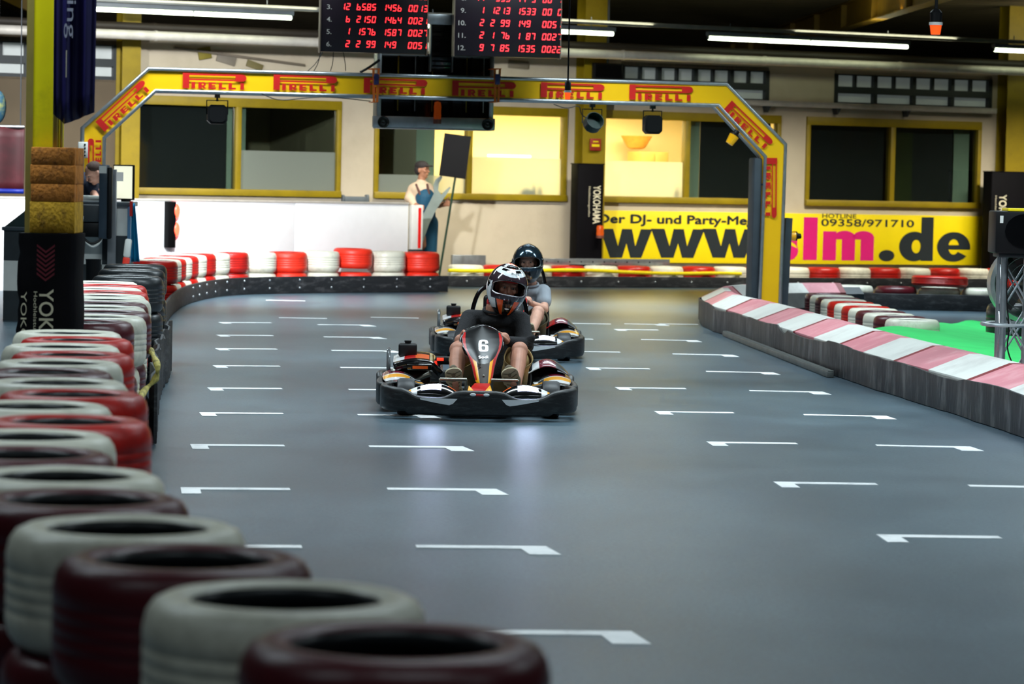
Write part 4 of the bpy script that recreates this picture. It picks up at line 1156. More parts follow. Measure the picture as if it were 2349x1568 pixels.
# ---- white boards in front of the office wall
pA, pB = A(-60, 450, 39.7), A(938, 462, 43.55)
dB = pB - pA; ba = math.atan2(dB.y, dB.x); BL = dB.length
BRD = Frame(pA.x, pA.y, ba)
zt = BRD.at(600, 459)[1]
t = thing('white_board_wall', 'long row of brilliant white boards between the control desk and the mechanic figure', 'board', BRD.o, BRD.a)
edges = [0, BRD.at(395, 500)[0], BL * .72, BL]
for a, b in zip(edges, edges[1:]):
    mb = MB(); mb.box(a + .004, b - .004, 0, .05, 0, zt - .03, .003); mb.build('board', M_white, t)
mb = MB(); mb.box(0, BL, -.015, .065, zt - .03, zt, .004); mb.build('top_rail', M_pipe, t)
a, _ = BRD.at(940, 500); b, _ = BRD.at(965, 500); _, z0 = BRD.at(950, 572); _, z1 = BRD.at(950, 470)
t = thing('end_panel', 'narrow grey-white post with an upright red stripe at the right end of the white boards', 'panel', BRD.world(a + .03, -.02), BRD.a)
w = b - a
mb = MB(); mb.box(0, w, 0, .1, z0, z1, .008); mb.build('panel', M_whitep, t)
mb = MB(); mb.box(w * .55, w * .80, -.006, 0, z0 + .02, z1 - .04); mb.build('stripe', mat('stripe_red', (232, 30, 22), .5), t)
mb = MB(); mb.box(.0, w * 1.05, .0, .1, 0, z0, .01); mb.build('foot', M_dgrey, t)
# signal light on the boards
u, zt_ = BRD.at(387, 462, .14); _, zb_ = BRD.at(387, 568, .14); h = zt_ - zb_
t = thing('signal_light', 'narrow black signal box with two glowing red lamps mounted on the white boards', 'signal light', BRD.world(u, -.14, zb_), BRD.a)
mb = MB(); mb.box(0, .12, 0, .13, 0, h, .01); mb.build('case', mat('signal_black', (3, 3, 4), .7, spec=.1), t)
M_rl = mat('red_lamp', (255, 70, 50), .3, emit=(255, 60, 40), estr=7)
for k in (.40, .80):
    mb = MB(); mb.ell((.135, .03, h * k), (.055, .045, .10)); mb.build('lamp', M_rl, t)
# small items on the sill
u, z = WALL.at(792, 462, .12); mb = MB(); mb.box(0, .36, -.0, .09, 0, .08, .015); mb.box(.36, .40, .0, .09, 0, .11, .008); mb.box(-.03, 0, .0, .09, 0, .1, .008)
tag(mb.build('wall_box', M_grey, loc=WALL.world(u, -.10, z), rotz=WALL.a), 'small grey box on the wall between the first and second windows', 'box')
# ---- padded pillar in the left foreground
PZ = 15.45
def PX(px, py=400, Y=PZ):
    p = A(px, py, Y); return p.x, p.z
x0, _ = PX(57); x1, _ = PX(133)
t = thing('steel_pillar', 'bright yellow steel pillar standing in the left tyre wall', 'pillar', ((x0 + x1) / 2, PZ + .1, 0))
hw = (x1 - x0) / 2
mb = MB(); mb.box(-hw, hw, -.08, -.068, 0, 4.69); mb.box(-hw, hw, .068, .08, 0, 4.69); mb.box(-.005, .005, -.07, .07, 0, 4.69); mb.box(-.15, .15, -.15, .15, 0, .02)
mb.build('h_section', M_yel, t)
mb = MB(); mb.box(hw - .03, hw - .005, -.10, -.08, 1.75, 4.69, .003); mb.box(hw + .006, hw + .018, -.09, -.07, 1.75, 3.2, .003); mb.build('cable_duct', mat('duct_yellow', (150, 140, 60), .5), t)
mb = MB(); mb.box(-hw - .001, -hw + .035, -.083, -.08, 0, 4.69); mb.build('edge_strip', mat('olive_strip', (150, 134, 60), .6, var=.15), t)
fx0, ft = PX(74, 337); fx1, fb = PX(175, 535); fy, _f = PX(120, 470)
zmid = PX(120, 462)[1]
def foam_mat(name, c1, c2):
    m = mat(name, c1, .9, var=.15, scale=18, bump=.6, bscale=70, dirt=c2, dirt_amt=.8, dscale=28, stretch=(1, 1, .7)); return m
m1 = foam_mat('brown_foam', (196, 122, 44), (78, 44, 14)); m2 = foam_mat('mustard_foam', (204, 156, 34), (110, 76, 18))
f = thing('foam_pad', 'worn brown foam padding wrapped round the yellow pillar at head height', 'padding', ((fx0 + fx1) / 2, PZ - .0, fb))
fw = (fx1 - fx0) / 2; zs = [0, zmid - fb, (zmid - fb) + (ft - zmid) * .33, (zmid - fb) + (ft - zmid) * .68, ft - fb]
for i, (a, b) in enumerate(zip(zs, zs[1:])):
    mb = MB(); mb.box(-fw + .004 * (i % 2), fw - .003 * (i % 2), -.06, .0, a, b, .005, 2); mb.box(fw - .05, fw, 0, .24, a, b, .005); mb.box(-fw, -fw + .02, -.02, .0, a, b)
    mb.build('foam_block', m2 if i == 0 else m1, f)
wx0, _ = PX(46, 600); wx1, _ = PX(178, 600)
wt = thing('pillar_sleeve', 'black padded sleeve with tyre-brand lettering and dark red chevrons round the foot of the pillar', 'padding', ((wx0 + wx1) / 2, PZ - .09, 0))
ww = (wx1 - wx0) / 2; n_ = 26
mb = MB(); rings = []
for k in range(n_ + 1):
    z = .01 + (fb - .012) * k / n_; wob = .006 * math.sin(k * 1.1) + .004 * math.sin(k * 2.7)
    lx = -ww + wob - .006 * (k < 12); rx = ww + .004 * math.sin(k * .8)
    rings.append([Vector(v) for v in ((lx + .03, 0, z), (rx - .03, 0, z), (rx, .03, z), (rx, .33, z), (lx, .33, z), (lx, .03, z))])
mb.loft(rings); mb.build('sleeve', M_wrap, wt, sharp=50)
def WX(px, py): 
    x, z = PX(px, py, PZ - .09); return x - (wx0 + wx1) / 2, z
x, z = WX(90, 662); _, z2 = WX(90, 725); mb = MB()
add_text(mb, 'YOKOHAMA', TM(x, -.003, z, -PI / 2), (z - z2) * 4.1, .075, .01); mb.build('lettering', M_txt, wt, recalc=False)
x, z = WX(75, 668); mb = MB(); add_text(mb, 'Hochleistungsreifen', TM(x, -.003, z, -PI / 2), .36, .024); mb.build('lettering', M_txt, wt, recalc=False)
x, z = WX(50, 668); mb = MB(); add_text(mb, 'YOKOHAMA', TM(x - .004, -.003, z, -PI / 2), (z - z2) * 4.1, .03, .0); mb.build('lettering', M_txt, wt, recalc=False)
mb = MB(); xc, zc = WX(105, 600)
for k in range(7):
    z = zc + .055 - k * .024
    for s in (-1, 1): poly(mb, [(xc + s * .046, z + .035), (xc, z), (xc, z - .012), (xc + s * .046, z + .023)], -.003)
mb.build('chevron_print', mat('chevron_red', (96, 10, 30), .5), wt, recalc=False)
# blue banner
bx0, _ = PX(120, 100, 15.3); bx1, _ = PX(221, 100, 15.3); _, bz = PX(170, 268, 15.3)
t = thing('blue_banner', 'dark blue banner with white vertical lettering hanging beside the yellow pillar', 'banner', ((bx0 + bx1) / 2, 15.3, bz))
bw = (bx1 - bx0) / 2; bh = 4.6 - bz
def bf(u, v):
    x = -bw + 2 * bw * u; fold = .018 * math.sin(u * 13 + v * 1.5) + .01 * math.sin(u * 29 + 1)
    zb_ = (-.038 + .05 * (.3 - u) / .3 if u < .3 else -.038 + .062 * (u - .3) / .7)
    nar = 1 - .06 * max(0, 1 - v * 2.2)
    return Vector((x * nar, fold, zb_ * (1 - v) + bh * v))
mb = MB(); mb.surf(48, 24, bf); o = mb.build('cloth', mat('navy_cloth', (18, 14, 66), .45, var=.25, scale=4), t); sd = o.modifiers.new('t', 'SOLIDIFY'); sd.thickness = .004
_, zi = PX(155, 8, 15.3); _, z2 = PX(155, 108, 15.3); xx = PX(149, 60, 15.3)[0] - (bx0 + bx1) / 2
mb = MB(); add_text(mb, 'Racing', TM(xx, -.034, zi - bz + .27, -PI / 2), zi - z2 + .225, .062); mb.build('lettering', mat('grey_print', (170, 172, 190), .5), t, recalc=False)
_, za = PX(155, 116, 15.3); _, zb2 = PX(155, 178, 15.3); mb = MB(); rect(mb, xx + .012, xx + .017, zb2 - bz, za - bz, -.034); mb.build('printed_line', M_txt, t, recalc=False)
mb = MB(); mb.cyl((-bw, 0, bh), (bw, 0, bh), .012); mb.box(-.01, .01, -.01, .01, bh, 4.69 - bz); mb.build('rod', M_steel, t)
# red banner far left
p0 = A(-70, 440, 37.5); p1 = A(56, 300, 37.5)
t = thing('red_banner', 'dark red banner with a blue lower edge hanging at the far left behind the pillar', 'banner', (p0.x, p0.y, p0.z))
w = p1.x - p0.x; h = p1.z - p0.z
def rf(u, v): return Vector((w * u, .03 * math.sin(u * 9), (h + .05) * v))
mb = MB(); mb.surf(24, 6, rf); o = mb.build('cloth', mat('wine_cloth', (60, 6, 16), .6, var=.4, scale=3, dirt=(104, 36, 50), dirt_amt=.3, dscale=2), t); o.modifiers.new('t', 'SOLIDIFY').thickness = .006
mb = MB(); mb.surf(24, 1, lambda u, v: Vector((w * u, .03 * math.sin(u * 9) - .01, -.01 + .06 * v))); o = mb.build('hem', mat('blue_hem', (12, 40, 150), .5), t); o.modifiers.new('t', 'SOLIDIFY').thickness = .006
mb = MB(); mb.cyl((0, 0, h + .05), (w, 0, h + .05), .02); mb.build('rod', M_steel, t)
for x in (.05, w - .05):
    mb = MB(); mb.cyl((x, 0, h + .05), (x, 0, 4.69 - p0.z), .008, n=8); mb.build('cord', M_dgrey, t)
q = A(-4, 245, 36.5); mb = MB(); mb.ell((0, 0, 0), (.10, .05, .2)); o = mb.build('hanging_float', mat('float_teal', (50, 90, 110), .4, dirt=(190, 190, 60), dirt_amt=.8, dscale=6), loc=q)
tag(o, 'teal and yellow balloon cut off by the left edge of the photo', 'balloon')
mb = MB(); mb.cyl((0, 0, .18), (0, 0, 4.69 - q.z), .005, n=6); mb.build('cord', M_dgrey, o)
# ---- control desk
DZ = 32.2
def DX(px, py=560, Y=DZ): p = A(px, py, Y); return p.x, p.z
dx0, _ = DX(9); dxm, _ = DX(120); dx1, _ = DX(292); ztop = DX(240, 462)[1]; zlow = DX(30, 520)[1]
desk = thing('control_desk', 'black and white checkered race control desk behind the tyre wall', 'desk', (dx0, DZ, 0))
def checker(mb, x0, x1, y, z0, z1, c, horiz=True, par=0):
    nx = max(1, round((x1 - x0) / c)); nz = max(1, round((z1 - z0) / c))
    for i in range(nx):
        for j in range(nz):
            mb.mi = (i + j + par) % 2
            mb.box(x0 + (x1 - x0) * i / nx, x0 + (x1 - x0) * (i + 1) / nx, y - .015, y, z0 + (z1 - z0) * j / nz, z0 + (z1 - z0) * (j + 1) / nz)
    mb.mi = 0
mb = MB(); L1 = dxm - dx0; L2 = dx1 - dx0
mb.box(.02, L1, 0, .6, 0, zlow - .04); mb.box(L1, L2, 0, .5, 0, ztop - .05); mb.build('carcass', M_dgrey, desk)
mb = MB(); checker(mb, 0, L1, 0, .0, zlow - .04, .30, par=1); checker(mb, L1, L2, 0, 0, ztop - .05, .32, par=1); mb.build('checker_panel', [M_whitep, M_dgrey], desk)
mb = MB(); mb.box(-.02, L1 + .02, -.04, .62, zlow - .04, zlow, .008); mb.box(L1, L2 + .04, -.06, .54, ztop - .05, ztop, .008); mb.build('worktop', mat('worktop_grey', (70, 78, 84), .4), desk)
mb = MB(); mb.prism([(0.0, zlow), (.30, zlow + .24), (L1, zlow + .24), (L1, zlow)], .02, .5); mb.build('sloping_hood', mat('hood_dark', (40, 58, 58), .4), desk)
def dthing(name, label, cat, px, py, Y, group=None):
    p = A(px, py, Y); return thing(name, label, cat, (p.x, p.y, p.z), 0, group), p
sc = 6850 / DZ
# dark equipment case hung on the desk front
p = A(172, 508, DZ - .2); q = A(246, 470, DZ - .2)
t = thing('equipment_case', 'dark grey equipment case fixed to the front of the control desk', 'case', (p.x, p.y, p.z))
mb = MB(); mb.box(0, q.x - p.x, -.12, .15, 0, q.z - p.z, .012); mb.build('case', M_dgrey, t)
mb = MB(); mb.box(0.02, q.x - p.x, -.10, .15, -.16, -.0, .02); mb.build('tray', M_black, t)
mb = MB(); mb.tube(smooth_path([Vector((.0, -.14, .02)), Vector((.05, -.15, -.02)), Vector((.10, -.15, -.0)), Vector((.11, -.13, .06))], 2), .006); mb.build('handle', M_steel, t)
for k, (a, b) in enumerate((((186, 548), (238, 546)), ((190, 556), (236, 552)))):
    P = [A(a[0], a[1] - 8, DZ - .35), A(a[0] + 14, a[1] + 6, DZ - .38), A((a[0] + b[0]) / 2, a[1] + 11, DZ - .38), A(b[0] - 8, b[1] + 6, DZ - .36), A(b[0], b[1] - 12, DZ - .3)]
    cable(P, .013, ['black', 'white'][k] + ' cable sagging in front of the control desk', m=[M_black, M_whitep][k])
# papers
p = A(176, 462, DZ + .15); mb = MB()
for k in range(5): mb.box(0, .34, 0, .22, k * .012, k * .012 + .01, M=Matrix.Rotation(.08 * math.sin(k * 2), 4, 'Z'))
tag(mb.build('paper_stack', M_whitep, loc=(p.x, p.y, ztop + .001)), 'stack of white papers on the control desk in front of the man', 'papers')
# clear riser + monitor seen edge on, grey post
px0, _ = DX(226, 500, DZ - .35); px1, _ = DX(256, 500, DZ - .35); _, zt1 = DX(240, 378, DZ - .35); _, zb1 = DX(240, 548, DZ - .35)
t = thing('side_screen', 'tall dark screen seen edge on beside the grey post at the control desk', 'monitor', (px0, DZ - .35, zb1))
mb = MB(); mb.box(0, px1 - px0 - .03, 0, .04, 0, zt1 - zb1, .01); mb.build('case', mat('screen_grey', (58, 70, 82), .25), t)
mb = MB(); mb.box(px1 - px0 - .05, px1 - px0, -.03, .06, 0, zt1 - zb1 - .02, .02); mb.build('back_cover', M_black, t)
mb = MB(); mb.box(0, .08, -.006, 0, zt1 - zb1 - .09, zt1 - zb1 - .01); mb.build('sticker', M_whitep, t)
px0, _ = DX(247, 500, DZ - .15); px1, _ = DX(265, 500, DZ - .15); _, zt1 = DX(250, 388, DZ - .15)
mb = MB(); mb.box(0, px1 - px0, 0, .08, 0, zt1, .005); mb.box(-.06, px1 - px0 + .06, -.05, .13, 0, .015)
tag(mb.build('grey_post', mat('post_grey', (128, 130, 134), .5), loc=(px0, DZ - .15, 0)), 'plain grey square post in front of the control desk', 'post')
p = A(262, 459, DZ + .3)
t = thing('monitor', 'monitor with a bright cream screen turned sideways on the control desk', 'monitor', (p.x, p.y, ztop), math.radians(-28))
hh = .38; mb = MB(); mb.box(-.02, .25, .0, .03, .02, .02 + hh, .006); mb.build('case', M_black, t)
mb = MB(); mb.box(-.005, .235, -.003, 0, .035, .005 + hh); mb.build('screen', mat('lit_screen', (250, 250, 225), .4, emit=(250, 250, 222), estr=.85), t)
mb = MB(); mb.box(.0, .12, -.006, -.003, hh - .16, hh - .06); mb.build('window_graphic', mat('screen_grey2', (170, 176, 176), .4, emit=(170, 176, 176), estr=.5), t)
mb = MB(); mb.box(.09, .15, .0, .1, 0, .06); mb.build('stand', M_black, t)
# teal cloth
p = A(299, 600, DZ - .1); q = A(321, 466, DZ - .1); h = q.z - p.z
t = thing('teal_cloth', 'long teal cloth hanging from the right corner of the control desk', 'cloth', (p.x, p.y, p.z))
def tf(u, v): return Vector(((q.x - p.x) * (.12 + u * (1.0 - .62 * v)) , .02 * math.sin(u * 12) - .02, h * v))
mb = MB(); mb.surf(20, 10, tf); o = mb.build('cloth', mat('teal_cloth_mat', (10, 128, 172), .7, var=.15), t); o.modifiers.new('t', 'SOLIDIFY').thickness = .006
mb = MB(); mb.box(-.01, .02, -.04, .0, h - .14, h + .02); mb.build('hook_tab', M_red, t)
p = A(291, 600, DZ - .05); mb = MB(); mb.box(0, .035, 0, .04, 0, DX(290, 466, DZ - .05)[1], .004)
tag(mb.build('blue_post', mat('post_blue', (90, 140, 180), .4), loc=(p.x, p.y, 0)), 'thin light blue post at the right corner of the control desk', 'post')
# bollard
p = A(264, 632, 30.2); q = A(277, 546, 30.2)
t = thing('lane_marker', 'red and white marker post standing by the black tyre stacks', 'marker', (p.x + .03, p.y, 0)); h0 = p.z; h1 = q.z
tt = Matrix.Rotation(.10, 4, 'Y')
mb = MB(); mb.box(-.03, .04, 0, .03, 0, (h0 + h1) / 2, .01, M=tt); mb.build('red_half', T_BRED, t)
mb = MB(); mb.box(-.03, .04, 0, .03, (h0 + h1) / 2, h1, .02, M=tt); mb.build('white_half', M_whitep, t)
mb = MB(); mb.box(-.1, .1, -.1, .1, 0, .03, .01); mb.build('foot', M_black, t)
p = A(214, 632, 31.0); zb = 0; q = A(214, 594, 31)
mb = MB(); mb.lathe([(0, 0), (.07, 0), (.08, q.z * .98), (.085, q.z), (.07, q.z), (.065, .05), (0, .05)], 24)
tag(mb.build('black_bin', M_black, loc=(p.x, p.y, 0)), 'black round bin in front of the control desk', 'bin')
mb = MB()
for k in range(7): mb.ell((k * .06, .03 * math.sin(k * 2), .42 + .02 * math.sin(k * 3)), (.06, .09, .06))
p = A(202, 640, 30.4); mb.box(-.02, .40, -.06, .08, 0, .42, .01)
o = mb.build('black_bag', M_black, loc=(p.x, p.y, 0)); tag(o, 'black bag slumped on a low black box behind the left tyre wall', 'bag')
# ---- signboard leaning on the wall
t = thing('signboard', 'blank black signboard on a green pole held by the mechanic figure', 'signboard', A(1014, 640, 44.4))
t.location.z = 0; o0 = t.location
zb = lambda px, py: A(px, py, 44.4) - o0
a = zb(1013, 600); b_ = zb(1046, 405)
foot = a + (a - b_) * ((a.z) / (b_.z - a.z)); 
mb = MB(); mb.cyl((foot.x, 0, 0), (b_.x + .02, 0, b_.z + .2), .017, n=10); mb.build('pole', mat('green_pole', (16, 52, 34), .5), t)
P = [zb(1007, 402), zb(1068, 411), zb(1081, 313), zb(1020, 305)]
mb = MB(); mb.prism([(p.x, p.z) for p in P], -.045, -.02); mb.build('board', mat('board_black', (4, 4, 8), .7, spec=.2), t)
# ---- truss tower, speaker, tyre on the right
TZ = 22.5
def TX(px, py, Y=TZ): p = A(px, py, Y); return p.x, p.z
x0, zt = TX(2292, 590); 
t = thing('truss_tower', 'aluminium lattice truss tower carrying a black speaker at the right edge', 'truss', (x0 + .05, TZ + .05, 0))
s = .205
for i, (ax, ay) in enumerate(((0, 0), (s, 0), (0, s), (s, s))):
    mb = MB(); mb.cyl((ax, ay, .012), (ax, ay, zt), .025, n=16); mb.build('chord_tube', M_steel, t)
nb = 3; hz = (zt - .06) / nb
for f_, (pa, pb) in enumerate((((0, 0), (s, 0)), ((0, s), (s, s)), ((0, 0), (0, s)), ((s, 0), (s, s)))):
    for k in range(nb):
        z = .03 + hz * k
        for c in ((pa, pb), (pb, pa)):
            mb = MB(); mb.cyl((c[0][0], c[0][1], z), (c[1][0], c[1][1], z + hz), .008, n=8); mb.build('lattice_bar', M_steel, t)
mb = MB(); mb.box(-.03, s + .03, -.03, s + .03, 0, .012); mb.build('base_plate', M_steel, t)
mb = MB(); mb.box(-.05, s + .12, -.05, s + .05, zt, zt + .03, .005); mb.build('top_plate', M_dgrey, t)
_, zr = TX(2300, 745); mb = MB(); ring = [Vector((s / 2 + .24 * math.cos(a), s / 2 + .24 * math.sin(a), zr)) for a in [2 * PI * k / 32 for k in range(32)]]
mb.tube(ring, .016, 10, closed=True); mb.build('ring_bar', M_steel, t)
_, z1 = TX(2300, 484)
t2 = thing('speaker', 'black speaker cabinet on top of the truss tower at the right edge', 'speaker', (x0 - .04, TZ - .05, zt + .031))
mb = MB(); mb.box(0, .42, 0, .36, 0, z1 - zt - .03, .012); mb.build('cabinet', M_black, t2)
mb = MB(); mb.box(.03, .055, -.003, 0, z1 - zt - .12, z1 - zt - .065); mb.build('sticker', M_whitep, t2)
mb = MB(); mb.box(.09, .42, .0, .3, z1 - zt - .03, z1 - zt - .008, .004); mb.build('yellow_strip', M_signy, t2)
mb = MB(); mb.surf(20, 20, lambda u, v: Vector((.22 + .15 * u * math.cos(2 * PI * v), -.004 + .0 * u, .17 + .13 * u * math.sin(2 * PI * v)))); mb.build('grille', M_blackg, t2)
cable([A(2312, 600, 22.44), A(2308, 680, 22.43), A(2316, 760, 22.42), A(2308, 800, 22.42), A(2330, 850, 22.42), A(2360, 900, 22.42)], .006, 'thin black cable hanging down inside the truss tower')
p = G(2320, 790, 0)
tyre((p.x, p.y), .0, T_BLK, 'big black tyre lying on the green carpet behind the truss tower', None, sc=.98, sz=1.55)
p = A(2330, 650, 25.5)
t = thing('drum_fan', 'large dark drum fan with a silver rim behind the truss tower', 'fan', (p.x + .1, p.y, 0))
M = Matrix.Translation((0, 0, p.z)) @ Matrix.Rotation(PI / 2, 4, 'X') @ Matrix.Rotation(0, 4, 'Z')
mb = MB(); mb.lathe([(.30, -.12), (.33, -.11), (.335, .11), (.30, .12), (.29, .11), (.29, -.11), (.30, -.12)], 40, M); mb.build('rim', M_steel, t)
mb = MB()
for r in (.06, .12, .18, .24, .29): mb.tube([M @ Vector((r * math.cos(a), r * math.sin(a), .115)) for a in [2 * PI * k / 32 for k in range(32)]], .003, 6, closed=True)
mb.cyl(M @ Vector((0, 0, -.08)), M @ Vector((0, 0, .1)), .06); mb.build('guard', M_dgrey, t)
for k in range(5):
    a = 2 * PI * k / 5; mb = MB(); mb.surf(4, 6, lambda u, v: M @ Vector((math.cos(a + (u - .5) * .8) * (.05 + .22 * v), math.sin(a + (u - .5) * .8) * (.05 + .22 * v), .05 * (u - .5)))); mb.build('blade', M_black, t)
mb = MB(); mb.box(-.25, -.22, -.1, .1, 0, p.z, .004); mb.box(.22, .25, -.1, .1, 0, p.z, .004); mb.box(-.3, .3, -.15, .15, 0, .03, .005); mb.build('stand', M_dgrey, t)
# ---------------------------------------------------------------- go-karts
M_kp = mat('kart_plastic', (18, 20, 22), .42, var=.3, scale=12, bump=.15, bscale=30, dirt=(90, 96, 98), dirt_amt=.30, dscale=9, stretch=(1, 1, 4))
M_graph = mat('graphite_gloss', (96, 100, 102), .25, var=.15, coat=.6, metal=.3)
M_kyel = mat('kart_yellow', (250, 170, 12), .3, var=.06, coat=.5)
M_kred = mat('kart_red', (190, 22, 18), .3, var=.08, coat=.5)
M_kwht = mat('kart_white', (226, 228, 230), .3, var=.04, coat=.5)
M_kor = mat('kart_orange', (240, 96, 16), .3, var=.06, coat=.5)
M_slick = mat('kart_slick', (26, 28, 32), .5, var=.2)
M_chrome = mat('dull_chrome', (150, 150, 140), .3, metal=.9)
M_ledw = mat('led_white', (225, 232, 255), .3, emit=(200, 214, 255), estr=65)
M_carbon = mat('carbon_panel', (66, 60, 56), .62, var=.1, spec=.3)
def mir(pts): return pts + [(-x, y) for x, y in reversed(pts)]
def make_kart(loc, rotz, label, number, maroon=True):
    K = thing('go_kart', label, 'go-kart', loc, rotz)
    # front bumper: one wrap-round band
    half = [(.625, .52), (.648, .44), (.652, .34), (.640, .22), (.600, .13), (.52, .085), (.40, .05), (.27, .015), (.17, -.005)]
    path = [Vector((x, y, 0)) for x, y in mir(half)]
    path = smooth_path(path, 2)
    zt = []; zb = []
    for p in path:
        a = abs(p.x); zt.append(.208 - .052 * math.exp(-((a - .33) / .14) ** 4) + .012 * max(0, min(1, (a - .5) / .1))); zb.append(.035 + (.02 if a > .5 else 0))
    mb = MB(); mb.wall([(p.x, p.y) for p in path], zb, zt, .055, .022, 4); fb_ = mb.build('front_bumper', M_kp, K)
    for s in (-1, 1):      # white stickers under the lamps
        top_ = [(.150, .152), (.20, .152), (.25, .151), (.30, .150), (.35, .149), (.405, .148)]
        bot_ = [(.180, .118), (.205, .108), (.25, .114), (.30, .122), (.35, .131), (.40, .140)]
        def ysurf(x):
            for a_, b_ in zip(path, path[1:]):
                if a_.x >= x >= b_.x or a_.x <= x <= b_.x: return a_.y + (b_.y - a_.y) * ((x - a_.x) / (b_.x - a_.x + 1e-9)) - .0305
            return -.03
        mb = MB(); VT = mb.ring([Vector((s * x, ysurf(s * x), z)) for x, z in top_]); VB = mb.ring([Vector((s * x, ysurf(s * x), z)) for x, z in bot_])
        for k in range(5): mb._f((VT[k], VT[k + 1], VB[k + 1], VB[k]), smooth=False)
        o = mb.build('sticker', M_kwht, fb_, recalc=False)
        sd = o.modifiers.new('t', 'SOLIDIFY'); sd.thickness = .003; sd.offset = 0
    # lamp pods on the bumper
    for s in (-1, 1):
        def pod(u, v):      # u across (inner to outer), v front to back
            x = .112 + .415 * u; wv = math.sin(PI * min(1, max(0, u)) ** .8)
            y = .022 + .10 * u ** 2.2 + v * (.05 + .17 * wv)
            z = .148 + .022 * u + .088 * wv * math.sin(PI * min(v, .80)) ** .75
            return Vector((s * x, y, z))
        def pm(u, v):
            if u > .86: return 2
            if u > .74: return 3 if v < .5 else 2
            if u < .24 and v > .4: return 4
            if v > .62: return 1 if u > .5 else 4
            return 0
        mb = MB(); mb.surf(40, 16, pod, pm); P = mb.build('lamp_pod', [M_blackg, M_graph, M_kyel, M_kwht, M_kor], K)
        P.modifiers.new('t', 'SOLIDIFY').thickness = .006
        mb = MB(); n = 9
        for k in range(n):
            u0 = .36 + .34 * k / n; 
            a = pod(u0, .17); b = pod(u0 + .033, .17); c = pod(u0 + .029, .33); d = pod(u0 - .004, .33)
            off = Vector((0, -.006, .004))
            mb._f(mb.ring([a + off, b + off, c + off, d + off]), smooth=False)
        o = mb.build('led_strip', M_ledw, P, recalc=False); tag(o, 'lit white headlamp strip')
    # front centre: red-yellow wedge over the bumper
    mb = MB()
    mb.loft([[Vector(p) for p in ((-.085, .0, .19), (.085, .0, .19), (.085, .02, .20), (-.085, .02, .20))], [Vector(p) for p in ((-.03, .20, .235), (.07, .20, .235), (.07, .21, .245), (-.03, .21, .245))]])
    wd_ = mb.build('centre_wedge', M_kred, K)
    for s in (-1, 1):
        mb = MB(); mb._f(mb.ring([Vector((s * .086, -.003, .194)), Vector((s * .030, -.003, .196)), Vector((s * .072, .09, .236))])); o = mb.build('yellow_corner', M_kyel, wd_, recalc=False)
        o.modifiers.new('t', 'SOLIDIFY').thickness = .006
        mb = MB(); mb.ell((s * .045, -.033, .182), (.022, .006, .010)); mb.build('marker_light', M_kwht, wd_)
    mb = MB(); mb.box(-.028, .028, -.036, -.028, .173, .188, .004); mb.build('badge', M_kred, wd_)
    # nose panel
    prof = [(0, .030), (.03, .062), (.07, .100), (.12, .130), (.20, .145), (.29, .140), (.37, .128), (.44, .112), (.52, .096), (.65, .078), (.78, .066), (.88, .055), (.93, .040), (.97, .022), (1.0, .004)]
    def hw_(t):
        for (a, x), (b, y) in zip(prof, prof[1:]):
            if a <= t <= b: return x + (y - x) * (t - a) / (b - a)
        return .004
    def nose(u, t):
        s = u * 2 - 1; h = hw_(t); x = s * h + .0
        y = .22 + .50 * (1 - t) ** 1.15 + .055 * s * s; z = .198 + .415 * (1 - t)
        return Vector((x + .022 + .012 * t, y, z))
    def nm(u, t):
        s = abs(u * 2 - 1); x = s * hw_(t)
        if (x / .118) ** 2 + ((t - .22) / .38) ** 2 < 1: return 0
        if s < .5: return 4
        if s > .955: return 1
        if t > .12 and s > .74: return 3 if t < .86 else 2
        if t > .14 and s > .50: return 2 if t > .18 else 0
        return 1
    mb = MB(); mb.surf(110, 120, nose, nm); N_ = mb.build('nose_panel', [mat('nose_black', (7, 7, 9), .3, var=.2, spec=.35), M_graph, M_kyel, M_kred, M_carbon], K)
    sdn = N_.modifiers.new('t', 'SOLIDIFY'); sdn.thickness = .004; sdn.offset = 0
    slope = math.atan2(.50, .425)
    if number:
        Mx = Matrix.Translation((.004, -.006, -.002)) @ Matrix.Translation(nose(.5, .40)) @ Matrix.Rotation(-.87, 4, 'X')
        mb = MB()
        def sring(cx, cz, rx, rz, th, a0, a1, n=40):
            def pt(t, a_, b_): c_, s_ = math.cos(t), math.sin(t); return (cx + a_ * math.copysign(abs(c_) ** .55, c_), cz + b_ * math.copysign(abs(s_) ** .55, s_))
            for k in range(n):
                t0 = math.radians(a0 + (a1 - a0) * k / n); t1 = math.radians(a0 + (a1 - a0) * (k + 1) / n)
                poly(mb, [pt(t0, rx, rz), pt(t1, rx, rz), pt(t1, rx - th, rz - th * .8), pt(t0, rx - th, rz - th * .8)], 0, Mx)
        sring(0, .060, .034, .060, .021, 12, 352); sring(0, .0355, .034, .0355, .021, 0, 360)
        mb.build('race_number', M_kwht, N_, recalc=False)
        mb = MB(); Ms = Matrix.Translation((0, -.0032, -.001)) @ Matrix.Translation(nose(.5, .52)) @ Matrix.Rotation(-.87, 4, 'X')
        add_text(mb, 'Sodi', Ms @ TM(-.03, -.006, 0, .08), .066, .026, .0); mb.build('script', M_kwht, N_, recalc=False)
    mb = MB(); c = nose(.5, .78); mb.ell(c + Vector((0, -.008, 0)), (.008, .006, .008)); mb.box(-.012, .012, nose(.5, .63).y - .014, nose(.5, .63).y - .008, nose(.5, .63).z - .008, nose(.5, .63).z + .02, .002)
    mb.build('panel_bolt', M_chrome, N_)
    # steering wheel and column
    wc = Vector((.025, .80, .492)); Mw = Matrix.Translation(wc) @ Matrix.Rotation(math.radians(52), 4, 'X')
    mb = MB(); R_ = .146
